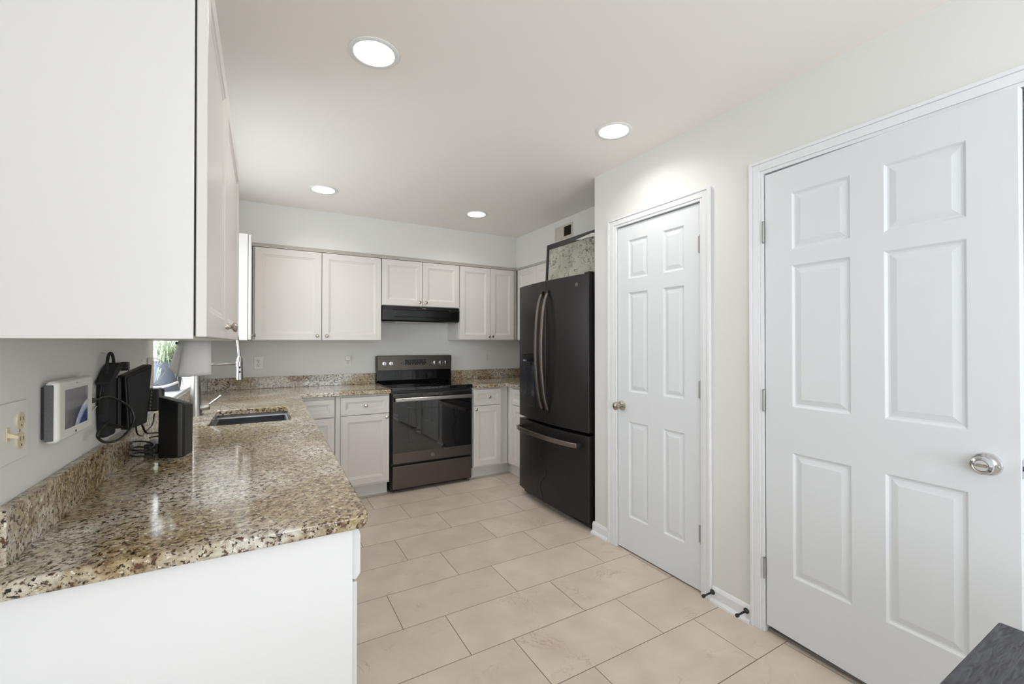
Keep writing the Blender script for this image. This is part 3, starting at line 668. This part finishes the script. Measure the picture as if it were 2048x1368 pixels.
# ------------------------------------------------------------------ range hood
hd = thing('range_hood', 'black under-cabinet range hood above the range', 'range hood', (0.962, 4.108, 1.520))
HW = 0.770
prism('body', 'hood', [(-0.006, 0.145), (-0.012, 0.105), (-0.008, 0.012), (0.018, 0.0), (0.318, 0.0), (0.318, 0.145)], 0.0, HW, 'x', hd, 0.003)
bm = bmesh.new(); add_prism(bm, [(-0.0105, 0.128), (-0.0145, 0.122), (-0.0155, 0.112), (-0.0105, 0.108)], 0.10, 0.66, 'x'); add_prism(bm, [(-0.006, 0.052), (-0.016, 0.047), (-0.016, 0.041), (-0.006, 0.038)], 0.12, 0.768, 'x'); link_bm('front_ridge', bm, 'blackgloss', hd, 0.001)
boxes('filter', 'steel', [(0.14, 0.06, -0.004, 0.63, 0.27, -0.0004)], hd)
bm = bmesh.new()
for k in range(4): add_box(bm, (0.385 + k*.009, -0.0135, 0.126 + .0, 0.391 + k*.009, -0.0085, 0.130))
for k in range(6): add_box(bm, (0.575 + k*.018, -0.0135, 0.117, 0.580 + k*.018, -0.0085, 0.120))
link_bm('printed_mark', bm, 'hoodlogo', hd)

# ------------------------------------------------------------------ refrigerator
fr = thing('refrigerator', 'tall black stainless french door refrigerator with bottom freezer drawer', 'refrigerator', (1.97, 3.300, 0), -PI/2)
FW = 0.935
def bow(x): return -0.040 * (1 - (2*x/FW - 1)**2)    # local y of the front surface
boxes('body', 'black', [(0.005, 0.075, 0.03, FW - .005, 0.72, 1.785)], fr, 0.004)
def bow_panel(name, x0, x1, z0, z1, m, par=None, hole=None):
    n = 14; ft = [(x0 + (x1-x0)*k/n) for k in range(n+1)]
    poly = [(x, bow(x)) for x in ft] + [(x1, 0.072), (x0, 0.072)]
    return prism(name, m, poly, z0, z1, 'z', par or fr, 0.004)
ld = bow_panel('door', 0.0, FW*0.5 - .003, 0.685, 1.806, 'fridge')
rd = bow_panel('door', FW*0.5 + .003, FW, 0.685, 1.806, 'fridge')
dz = bow_panel('freezer_drawer', 0.0, FW, 0.060, 0.662, 'fridge')
boxes('toe_grille', 'black', [(0.02, 0.04, 0.012, FW - .02, 0.10, 0.055)], fr)
bm = bmesh.new(); add_lathe(bm, [(0.022, 0.0), (0.022, 0.03)], 'z', 16, (0.05, 0.12, 0)); add_lathe(bm, [(0.022, 0.0), (0.022, 0.03)], 'z', 16, (FW - .05, 0.12, 0)); add_lathe(bm, [(0.022, 0.0), (0.022, 0.03)], 'z', 16, (0.05, 0.66, 0)); add_lathe(bm, [(0.022, 0.0), (0.022, 0.03)], 'z', 16, (FW - .05, 0.66, 0)); link_bm('foot', bm, 'black', fr)
boxes('hinge_cover', 'black', [(0.02, 0.06, 1.8062, 0.10, 0.12, 1.816)], fr, 0.006); boxes('hinge_cover', 'black', [(FW - .07, 0.02, 1.8062, FW - .015, 0.10, 1.824)], fr, 0.006)
boxes('seam_strip', 'dark', [(FW*.5 - .02, -0.025, 0.70, FW*.5 + .02, 0.060, 1.79)], fr)
def bar_handle(parent, p, w, d):   # sweep a flat bar along points p (local), width in x
    bm = bmesh.new(); Q = catmull(p, 8); rings = []
    for i, q in enumerate(Q):
        t = (Q[min(i+1, len(Q)-1)] - Q[max(i-1, 0)]).normalized()
        a = Vector((1, 0, 0)) if abs(t.x) < .7 else Vector((0, 0, 1)); b = t.cross(a).normalized()
        rings.append([bm.verts.new(q + a*sx*w/2 + b*sy*d/2) for sx, sy in ((-1,-1),(1,-1),(1,1),(-1,1))])
    for a, b in zip(rings, rings[1:]):
        for k in range(4): bm.faces.new((a[k], a[(k+1)%4], b[(k+1)%4], b[k]))
    bm.faces.new(rings[0]); bm.faces.new(list(reversed(rings[-1])))
    return link_bm('handle', bm, 'fridgebar', parent, 0.004, seg=3)
for s, dd in ((-1, ld), (1, rd)):
    hx = FW*.5 + s*0.040
    h = bar_handle(dd, [(hx, -0.052, 0.80), (hx, -0.082, 0.90), (hx, -0.104, 1.08), (hx, -0.110, 1.27), (hx, -0.102, 1.46), (hx, -0.080, 1.62), (hx, -0.052, 1.70)], 0.026, 0.016)
    boxes('handle_mount', 'black', [(hx - .012, -0.058, 0.785, hx + .012, -0.030, 0.815), (hx - .012, -0.058, 1.690, hx + .012, -0.030, 1.725)], h, 0.004)
h = bar_handle(dz, [(0.055, -0.055, 0.594), (0.12, -0.078, 0.594), (0.28, -0.100, 0.594), (0.4675, -0.106, 0.594), (0.65, -0.100, 0.594), (0.81, -0.078, 0.594), (0.875, -0.055, 0.594)], 0.034, 0.016)
boxes('handle_mount', 'black', [(0.05, -0.056, 0.58, 0.085, -0.010, 0.608), (0.85, -0.056, 0.58, 0.885, -0.010, 0.608)], h, 0.004)
# dispenser on the far door
def bow_strip(name, m, x0, x1, z0, z1, off, th, par, bev=0.002, dish=0.0, smooth=False):
    n = 12; X = [x0 + (x1-x0)*k/n for k in range(n+1)]
    poly = [(x, bow(x) - off + dish*math.sin(PI*k/n)) for k, x in enumerate(X)] + [(x, bow(x) - off + th) for x in reversed(X)]
    return prism(name, m, poly, z0, z1, 'z', par, bev, smooth)
dp = bow_strip('dispenser', 'black', 0.078, 0.316, 0.790, 1.240, 0.0020, 0.012, ld)
bow_strip('recess_panel', mat('dispenser_steel', srgb(96, 104, 122), 0.2, 0.85), 0.092, 0.300, 0.872, 1.138, 0.0042, 0.0060, dp, 0.0, 0.003)
bow_strip('control_display', 'blackgloss', 0.088, 0.306, 1.160, 1.230, 0.0032, 0.0040, dp)
bow_strip('nozzle', 'black', 0.145, 0.250, 1.118, 1.155, 0.016, 0.014, dp)
bow_strip('drip_tray', 'black', 0.084, 0.310, 0.800, 0.868, 0.010, 0.008, dp, 0.003)
e2 = emblem(rd, (0.83, bow(.83) - .0005, 1.735), 'y', 0.014)
tube('emblem_script', 'nickel', [(0.824, bow(.83)-.003, 1.728), (0.832, bow(.83)-.003, 1.734), (0.828, bow(.83)-.003, 1.743), (0.822, bow(.83)-.003, 1.738), (0.830, bow(.83)-.003, 1.731), (0.838, bow(.83)-.003, 1.736)], 0.001, e2, 6, 4)
rnd2 = random.Random(3); pts = []
for k in range(16):
    z = 0.575 - k * 0.033; x = 0.415 + 0.030*math.sin(k*.9) + rnd2.uniform(-.012, .012) + .04*(k in (6, 7, 8, 9)); pts.append((x, bow(x) - .0012, z))
tube('wiggly_line', 'dark', pts, 0.0022, dz, 5, 1)  # thin dark wiggly line down the drawer front

# ------------------------------------------------------------------ framed print on the fridge
fp = thing('framed_print', 'black framed grey ink drawing leaning on top of the fridge', 'picture', (2.205, 3.245, 1.8085), -PI/2)
fp.rotation_euler = (math.radians(-3), 0, -PI/2)
fw, fh = 0.80, 0.388
boxes('frame', 'black', [(0, 0, 0, fw, .022, .028), (0, 0, fh - .044, fw, .022, fh), (0, 0, .028, .030, .022, fh - .040), (fw - .030, 0, .028, fw, .022, fh - .040)], fp, 0.002)
boxes('print', 'print', [(.029, .008, .027, fw - .029, .012, fh - .039)], fp)
# torn paper flap at the frame's top edge
bm = bmesh.new(); poly = [(0.42, .352), (0.50, .340), (0.55, .343), (0.66, .333), (0.70, .352), (0.68, .358), (0.62, .366)]
add_prism(bm, poly, -0.003, 0.0, 'y'); link_bm('torn_corner', bm, 'plate', fp)

# ------------------------------------------------------------------ air vent on the soffit
av = thing('air_vent', 'cream metal air vent high on the soffit above the framed print', 'vent', (2.4245, 3.395, 2.285), -PI/2)
vw, vh = 0.275, 0.125
boxes('frame', 'beige', [(0, -.006, 0, vw, 0, .018), (0, -.006, vh - .018, vw, 0, vh), (0, -.006, .018, .02, 0, vh - .018), (vw - .02, -.006, .018, vw, 0, vh - .018), (vw/2 - .006, -.006, .018, vw/2 + .006, 0, vh - .018)], av, 0.001)
boxes('duct_opening', 'dark', [(.02, -.001, .018, vw - .02, -.0002, vh - .018)], av)
bm = bmesh.new()
for k in range(9):
    x = .024 + k*.0118; add_prism(bm, [(x, -.005), (x + .009, -.0015), (x + .010, -.002), (x + .001, -.0055)], .018, vh - .018, 'z')
link_bm('louver', bm, 'beige', av)
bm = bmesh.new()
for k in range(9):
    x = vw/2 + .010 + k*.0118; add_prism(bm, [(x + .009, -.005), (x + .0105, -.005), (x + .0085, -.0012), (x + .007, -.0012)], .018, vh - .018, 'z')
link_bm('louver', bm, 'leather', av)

# ------------------------------------------------------------------ outlets
def outlet(label, loc, rz, group='wall outlets over the worktop'):
    t = thing('wall_outlet', label, 'outlet', loc, rz, group)
    boxes('plate', 'plate', [(-.036, -.005, -.058, .036, 0, .058)], t, 0.003)
    for z in (-.0195, .0195):
        s = lathe('socket', 'plate', [(.0165, -.005), (.0165, -.0072), (.0155, -.0075), (.001, -.0075)], 'y', 20, t, (0, 0, z))
        boxes('slot', 'dark', [(-.008, -.0079, z - .001, -.0055, -.0074, z + .009), (.0055, -.0079, z - .001, .008, -.0074, z + .008), (-.0025, -.0079, z - .011, .0025, -.0074, z - .006)], s)
    lathe('screw', 'nickel', [(.003, -.005), (.002, -.0062), (.0005, -.0063)], 'y', 10, t)
    return t
o1 = outlet('white wall outlet behind the faucet, leftmost on the back wall', (-0.031, YB - .0005, 1.140), 0)
dup(o1, (0.712, YB - .0005, 1.145), 0, 'white wall outlet left of the range with a plug-in device in its top socket')
dup(o1, (2.215, YB - .0005, 1.150), 0, 'white wall outlet between the range and the fridge')
na = thing('plug_in_device', 'small white plug-in device in the outlet left of the range', 'air freshener', (0.712, YB - .0085, 1.165))
boxes('body', 'plate', [(-.024, -.024, -.020, .024, 0, .028)], na, 0.008, 3); lathe('sensor', 'dark', [(.0035, -.0245), (.001, -.0252)], 'y', 12, na, (0, 0, .008))
# two-gang switch and outlet on the near left wall
sp = thing('switch_plate', 'white double plate with ivory toggle switch and ivory outlet on the near left wall', 'light switch', (XL + .0005, 1.201, 1.147), PI/2)
boxes('plate', 'plate', [(-.058, -.005, -.058, .058, 0, .058)], sp, 0.003)
for z in (-.0195, .0195):
    bm = bmesh.new(); add_lathe(bm, [(.0168, -.005), (.0168, -.0075), (.0155, -.008), (.001, -.008)], 'y', 24, (.024, 0, z)); s = link_bm('socket', bm, 'ivory', sp, 0, False)
    boxes('slot', 'dark', [(.018, -.0083, z, .0195, -.0079, z + .008), (.0295, -.0083, z, .031, -.0079, z + .007), (.0225, -.0083, z - .011, .0255, -.0079, z - .007)], s)
bx = boxes('toggle_bezel', 'ivory', [(-.030, -.007, -.013, -.018, -.005, .013)], sp, 0.0008)
prism('toggle', 'ivory', [(-.0052, .004), (-.021, -.003), (-.021, -.009), (-.0052, -.006)], -.0275, -.0205, 'x', bx, 0.001)
lathe('screw', 'nickel', [(.003, -.005), (.002, -.0062), (.0005, -.0063)], 'y', 10, sp, (.024, 0, 0))
# beige outlet plate with black adapter
bo = thing('wall_outlet', 'beige wall outlet under the near wall cabinet, behind the black power adapter', 'outlet', (XL + .0005, 2.385, 1.195), PI/2)
boxes('plate', 'beige', [(-.05, -.006, -.062, .05, 0, .062)], bo, 0.003)
lathe('socket', 'ivory', [(.0165, -.006), (.0165, -.0078), (.001, -.008)], 'y', 20, bo, (.02, 0, .02))
ad = thing('power_adapter', 'blocky black power adapter plugged in below the beige outlet', 'power adapter', (XL + .001, 2.27, 1.088), PI/2)
boxes('body', 'black', [(-.035, -.055, -.045, .03, 0, .045)], ad, 0.004)
boxes('side_block', 'black', [(.031, -.060, -.030, .062, 0, .040)], ad, 0.006); boxes('slot', 'steel', [(.01, -.0558, -.03, .013, -.0551, .03)], ad)
tag(tube('cable', 'plate', [(XL + .01, 2.19, 1.25), (XL + .02, 2.25, 1.262), (XL + .04, 2.38, 1.240), (XL + .05, 2.42, 1.20), (XL + .035, 2.36, 1.160), (XL + .02, 2.27, 1.142), (XL + .012, 2.16, 1.145)], 0.0016), 'thin pale cable looping in front of the beige outlet', 'cable')

# ------------------------------------------------------------------ touch panel on the left wall
tp = thing('touch_panel', 'white square touchscreen alarm panel mounted on the near left wall', 'alarm panel', (XL + .001, 1.330, 1.096), PI/2)
TW, TH = 0.225, 0.138
boxes('mounting_plate', 'black', [(.004, -.005, .012, TW - .01, 0, TH - .012)], tp)
boxes('body', 'plate', [(.002, -.029, 0, TW, -.005, TH)], tp, 0.009, 4)
boxes('speaker_side', 'mesh_grey', [(-.0005, -.0205, .006, .006, -.0055, TH - .008)], tp, 0.002)
sc = boxes('screen', 'screen', [(0, 0, 0, .145, .0006, .090)], tp); sc.location = (.036, -.0296, .025)
lathe('camera_eye', 'dark', [(.002, -.0295), (.0005, -.0298)], 'y', 10, tp, (.107, 0, .127))
boxes('printed_mark', 'dark', [(.100, -.0295, .009, .103, -.0289, .014), (.105, -.0295, .009, .1065, -.0289, .014), (.1035, -.0295, .0125, .109, -.0289, .014)], tp)
boxes('side_slot', 'dark', [(TW - .0005, -.020, .100, TW + .0004, -.015, .112), (TW - .0005, -.020, .020, TW + .0004, -.015, .032)], tp)
cb = thing('charging_cable', 'thick black cable plugged into the side of the white touch panel', 'cable', (-0.398, 1.5565, 1.163))
boxes('plug', 'black', [(-.005, .0, -.006, .005, .042, .006), (-.003, .042, -.003, .003, .060, .003)], cb, 0.002)
tube('cord', 'black', [(0, .058, 0), (.004, .11, .001), (.014, .155, -.008), (.040, .195, -.040), (.052, .200, -.075), (.046, .180, -.108), (.032, .125, -.128), (.015, .070, -.122), (.008, .035, -.098), (.010, .060, -.080), (.008, .115, -.076), (.010, .170, -.088), (.020, .215, -.105)], 0.0036, cb)
tag(tube('cable', 'plate', [(XL + .004, 1.562, 1.108), (XL + .003, 1.59, 1.102), (XL + .004, 1.63, 1.108), (XL + .004, 1.655, 1.125), (XL + .004, 1.69, 1.135), (XL + .004, 1.735, 1.134)], 0.0014), 'thin white wire on the wall right of the touch panel', 'cable')

# ------------------------------------------------------------------ router, pouch, speaker and cables
rt = thing('modem', 'upright black ribbed modem with a slanted top, against the left wall beside the pouch', 'modem', (-0.392, 1.822, 1.0385), math.radians(56))
prism('body', 'black', [(0.010, 0.0), (0.078, 0.012), (0.096, 0.205), (0.088, 0.208), (-0.002, 0.176)], -.016, 0.012, 'y', rt, 0.004)
prism('front_panel', 'black', [(0.016, 0.008), (0.070, 0.018), (0.086, 0.196), (0.004, 0.168)], -.0185, -.0162, 'y', rt, 0.001)
boxes('side_fin', 'black', [(-.030, .010, .005, -.006, .030, .165)], rt, 0.004); boxes('side_fin', 'black', [(-.018, -.010, .010, -.004, .010, .170)], rt, 0.004)
for k in range(7):
    z = .055 + k*.011; boxes('vent_slot', 'slate', [(.0775 + 0.0001*z*900, -.0192, z, .083 + 0.0001*z*900, -.0163, z + .006)], rt)
pc = thing('pouch', 'black fabric pouch with a loop strap hung on the left wall', 'pouch', (XL + .001, 1.690, 1.040), PI/2)
bm = bmesh.new()
prof = [(0.012, .0), (0.09, -.004), (.10, .05), (.098, .175), (.05, .205), (.004, .178), (.0, .07)]
add_prism(bm, prof, -.026, 0.0, 'y'); link_bm('bag', bm, 'blackcloth', pc, 0.010, seg=3)
bm = bmesh.new(); add_prism(bm, [(-.022, .166), (0.0, .176), (.03, .198), (.085, .218), (.110, .212), (.115, .202), (.08, .188), (.02, .160), (-.020, .158)], -.036, -.004, 'y'); link_bm('flap', bm, 'blackcloth', pc, 0.003)
tube('strap', 'blackcloth', [(.018, -.02, .185), (.024, -.02, .225), (.042, -.02, .246), (.070, -.02, .244), (.086, -.02, .220), (.090, -.02, .180)], 0.0042, pc)
tube('drawcord', 'black', [(-.006, -.016, .165), (-.012, -.012, .12), (.002, -.010, .07), (.02, -.012, .04)], 0.0022, pc)
wp = thing('wall_plug', 'small black plug on the left wall just above the modem', 'plug', (XL + .001, 1.945, 1.236), PI/2)
boxes('body', 'black', [(-.012, -.022, -.012, .014, 0, .018)], wp, 0.004); tube('cord', 'black', [(0.014, -.010, .0), (.04, -.010, -.002), (.06, -.01, -.03), (.05, -.012, -.09)], 0.002, wp)
sb = thing('desk_speaker', 'smooth black slanted-top desk speaker standing on the granite worktop', 'speaker', (-0.270, 1.97, CT))
foot = [(-.046, -.034), (.012, -.058), (.024, -.058), (.031, -.050), (.046, .024), (.040, .034), (-.030, .062), (-.046, .05)]
bm = bmesh.new()
B0 = [bm.verts.new((x, y, .0)) for x, y in foot]; T0 = [bm.verts.new((x, y, .196 - .36*x - 0.05*y)) for x, y in foot]
bm.faces.new(B0); bm.faces.new(T0)
for i in range(len(foot)): bm.faces.new((B0[i], B0[(i+1)%len(foot)], T0[(i+1)%len(foot)], T0[i]))
link_bm('housing', bm, 'black', sb, 0.003, seg=3)
bm = bmesh.new(); inner_ = [(x*.88, y*.88) for x, y in foot]
bm.faces.new([bm.verts.new((x, y, .1972 - .36*x - 0.05*y)) for x, y in inner_]); link_bm('top_grille', bm, 'mesh_grey', sb)
for o_ in list(sb.children):
    if o_.name.startswith('top_grille'): o_.data.materials.clear(); o_.data.materials.append(mat('dark_grille', srgb(52, 50, 50), 0.45, bump=.5, bscale=500))
def cable(label, pts, r=0.0028, name='cable'):
    return tag(tube(name, 'black', pts, r), label, 'cable', 'black cables behind the desk speaker')
z0 = CT + .0035
cable('coiled black cable lying on the granite left of the desk speaker', [(-0.357 + .030*math.cos(a*.7), 1.930 + .050*math.sin(a*.7), z0 + .0022*a + .012*(math.sin(a*.35)**2)) for a in range(0, 24)], 0.0030)
cable('black cable bundle running from the modem down to the desk speaker', [(-0.350, 1.88, 1.045), (-0.348, 1.93, 1.01), (-0.345, 2.00, .995), (-0.33, 2.05, .985), (-0.31, 2.09, .960)], 0.0034)
cable('upper thin black cable arching between adapter and modem', [(-0.375, 2.225, 1.035), (-0.372, 2.17, 1.00), (-0.375, 2.08, .99), (-0.375, 2.02, .985), (-0.375, 1.95, 1.005), (-0.368, 1.89, 1.045)], 0.0026)
bk = thing('power_brick', 'small black power brick lying in cables behind the desk speaker', 'power adapter', (-0.350, 2.085, CT + .0005), 1.57)
boxes('body', 'black', [(-.06, -.022, 0, .05, .022, .034)], bk, 0.004); tube('cord', 'black', [(.05, 0, .015), (.08, .005, .012), (.10, .012, .004), (.11, -.02, .004), (.08, -.045, .004), (.02, -.048, .006), (-.0, -.03, .042), (.02, -.005, .048), (.0, .012, .050), (-.05, .006, .056)], .0028, bk)

# ------------------------------------------------------------------ paper towel, plant
pt = thing('paper_towel', 'white embossed paper towel hanging below the near wall cabinet in front of the faucet', 'paper towel', (-0.262, 2.30, 1.327))
def sheet(name, pts_top, pts_bot, n=10):
    bm = bmesh.new(); rows = []
    for j in range(n+1):
        v = j / n; row = []
        for i in range(len(pts_top)):
            a, b = Vector(pts_top[i]), Vector(pts_bot[i]); p = a.lerp(b, v); p.y += 0.003*math.sin(v*9 + i)
            row.append(bm.verts.new(p))
        rows.append(row)
    for a, b in zip(rows, rows[1:]):
        for i in range(len(a)-1): bm.faces.new((a[i], a[i+1], b[i+1], b[i]))
    o = link_bm(name, bm, 'towel', pt, 0, True)
    md = o.modifiers.new('solid', 'SOLIDIFY'); md.thickness = 0.0015; return o
sheet('front_sheet', [(-.028, -.022, 0), (.0, -.030, 0), (.04, -.030, 0), (.068, -.022, 0)], [(-.050, -.024, -.150), (-.01, -.033, -.152), (.04, -.032, -.147), (.070, -.022, -.145)])
sheet('back_sheet', [(-.052, .03, 0), (-.040, .0, 0), (-.028, -.016, 0)], [(-.085, .03, -.122), (-.068, .0, -.132), (-.045, -.018, -.148)])
tube('holder_rod', 'black', [(-.055, .035, -.010), (.05, .035, -.010)], .004, pt, 8, 1)
lathe('holder_knob', 'black', [(.001, -.064), (.006, -.062), (.006, -.056), (.003, -.054)], 'x', 14, pt, (0, .035, -.010))

_n = M['towel'].node_tree; _p = _n.nodes['Principled BSDF']; _o = [x for x in _n.nodes if x.type == 'OUTPUT_MATERIAL'][0]
_t = _n.nodes.new('ShaderNodeBsdfTranslucent'); _t.inputs[0].default_value = (0.85, 0.84, 0.83, 1); _m = _n.nodes.new('ShaderNodeMixShader'); _m.inputs[0].default_value = 0.55
_n.links.new(_p.outputs[0], _m.inputs[1]); _n.links.new(_t.outputs[0], _m.inputs[2]); _n.links.new(_m.outputs[0], _o.inputs[0])
pl = thing('potted_plant', 'striped spider plant in a blue-grey bucket pot on the window sill', 'plant', (-0.505, 3.30, WZ0))
lathe('pot', 'pot', [(0.068, 0.0), (0.070, 0.004), (0.076, 0.06), (0.090, 0.165), (0.093, 0.176), (0.090, 0.176), (0.086, 0.165), (0.078, 0.14)], 'z', 40, pl, cap=(True, False))
lathe('soil', 'soil', [(0.083, 0.155), (0.03, 0.158), (0.001, 0.158)], 'z', 30, pl, cap=(False, True))
tube('pot_handle', 'plate', [(-0.060, -0.060, 0.03), (-.02, -.105, 0.030), (0.03, -.110, 0.04), (0.070, -.080, 0.055)], 0.0075, pl, 8, 8)
def blade(bm, az, reach, rise, drop, wid, base_r=0.02, z0=.158):
    n = 9; d = Vector((math.cos(az), math.sin(az), 0)); s = Vector((-math.sin(az), math.cos(az), 0)); prev = None
    for k in range(n+1):
        t = k/n; r = base_r + reach * t; z = z0 + rise*4*t*(1-t)*1.0 + (rise*.2 - drop)*t*t
        w = wid * (1 - t**2.2) * (0.5 + 0.5*min(1, t*4)) + .0004
        c = d*r + Vector((0, 0, z))
        cur = (bm.verts.new(c - s*w), bm.verts.new(c + Vector((0, 0, -w*.5))), bm.verts.new(c + s*w))
        if prev: bm.faces.new((prev[0], prev[1], cur[1], cur[0])); bm.faces.new((prev[1], prev[2], cur[2], cur[1]))
        prev = cur
def leaf_mat():
    m, n, p = new_mat('spider_leaf')
    tc = n.nodes.new('ShaderNodeTexNoise'); tc.inputs['Scale'].default_value = 60
    r = n.nodes.new('ShaderNodeValToRGB'); r.color_ramp.elements[0].position = .4; r.color_ramp.elements[0].color = srgb(150, 176, 132); r.color_ramp.elements[1].position = .6; r.color_ramp.elements[1].color = srgb(232, 238, 218)
    n.links.new(tc.outputs['Fac'], r.inputs[0]); n.links.new(r.outputs[0], p.inputs['Base Color']); p.inputs['Roughness'].default_value = .5; p.inputs['Transmission Weight'].default_value = 0.0
    p.inputs['Subsurface Weight'].default_value = 0.0
    return m
bm = bmesh.new(); rr = random.Random(5)
for k in range(190): blade(bm, rr.uniform(0, 2*PI), rr.uniform(.055, .105), rr.uniform(.05, .13), rr.uniform(-.10, .04), rr.uniform(.002, .004))
for k in range(9): blade(bm, rr.uniform(-2.1, 0.0), rr.uniform(.085, .10), rr.uniform(.02, .05), rr.uniform(.06, .16), rr.uniform(.004, .006))
link_bm('foliage', bm, leaf_mat(), pl)

# ------------------------------------------------------------------ door stops
ds = thing('door_stop', 'black door stop on the baseboard, the one nearer the pantry door', 'door stop', (XR - .012, 1.418, 0.050), -PI/2, 'black door stops on the baseboard')
lathe('stem', 'rubber', [(.013, 0.0), (.013, -.004), (.008, -.010), (.005, -.014), (.0045, -.066)], 'y', 20, ds)
lathe('rubber_tip', 'rubber', [(.0045, -.0655), (.0085, -.067), (.0085, -.077), (.005, -.080), (.001, -.080)], 'y', 20, ds)
dup(ds, (XR - .012, 1.240, 0.050), -PI/2, 'black door stop on the baseboard, the one nearer the big ajar door')

# ------------------------------------------------------------------ dining table corner
tb = thing('dining_table', 'charcoal stained wooden table top corner at the bottom right', 'table', (1.31, 0.28, 0))
boxes('tabletop', 'tablewood', [(-1.05, -1.70, .715, 0, 0, .750)], tb, 0.006)
for (x, y) in ((-.10, -.10), (-1.0, -.10), (-.10, -1.65), (-1.0, -1.65)): boxes('leg', 'tablewood', [(x, y, 0, x + .06, y + .06, .715)], tb, .003)
boxes('apron', 'tablewood', [(-.94, -.085, .62, -.10, -.065, .715), (-.94, -1.635, .62, -.10, -1.615, .715)], tb)
# ------------------------------------------------------------------ sliver of next room
ac = thing('armchair', 'dark brown leather armchair glimpsed past the edge of the ajar door', 'armchair', (2.75, 0.30, 0.004))
boxes('seat', 'leather', [(0, 0, .12, .42, .55, .45)], ac, .04, 4); boxes('backrest', 'leather', [(.32, 0, .455, .48, .55, .98)], ac, .04, 4)
for y in (.05, .46): boxes('leg', 'wood_tan', [(.03, y, 0, .07, y + .04, .12), (.36, y, 0, .40, y + .04, .12)], ac)

# ------------------------------------------------------------------ repeated parts: one object for each piece
bpy.context.view_layer.update()
SPLIT = ('panel_end', 'burner_ring', 'button', 'foot', 'printed_mark', 'slot', 'handle_mount', 'front_ridge', 'louver', 'apron', 'side_slot', 'ledge')
cache = {}
def pieces(me):
    if me.name in cache: return cache[me.name]
    bm = bmesh.new(); bm.from_mesh(me); seen = set(); out = []
    bm.verts.ensure_lookup_table()
    for v in bm.verts:
        if v.index in seen: continue
        st = [v]; comp = set()
        while st:
            a = st.pop()
            if a.index in comp: continue
            comp.add(a.index)
            for e in a.link_edges: st.append(e.other_vert(a))
        seen |= comp; out.append(comp)
    res = []
    if len(out) > 1:
        for comp in out:
            b2 = bmesh.new(); mp = {}
            for i in comp: mp[i] = b2.verts.new(bm.verts[i].co)
            for f in bm.faces:
                if f.verts[0].index in comp:
                    nf = b2.faces.new([mp[v.index] for v in f.verts]); nf.smooth = f.smooth
            m2 = bpy.data.meshes.new(me.name); b2.to_mesh(m2); b2.free(); m2.materials.append(me.materials[0]); res.append(m2)
    bm.free(); cache[me.name] = res; return res
for o in list(C.objects):
    if o.type == 'MESH' and o.name.split('.')[0] in SPLIT:
        ps = pieces(o.data)
        for k, m2 in enumerate(ps):
            if k == 0: first = m2
            else:
                c = o.copy(); c.data = m2; C.objects.link(c)
        if ps: o.data = first
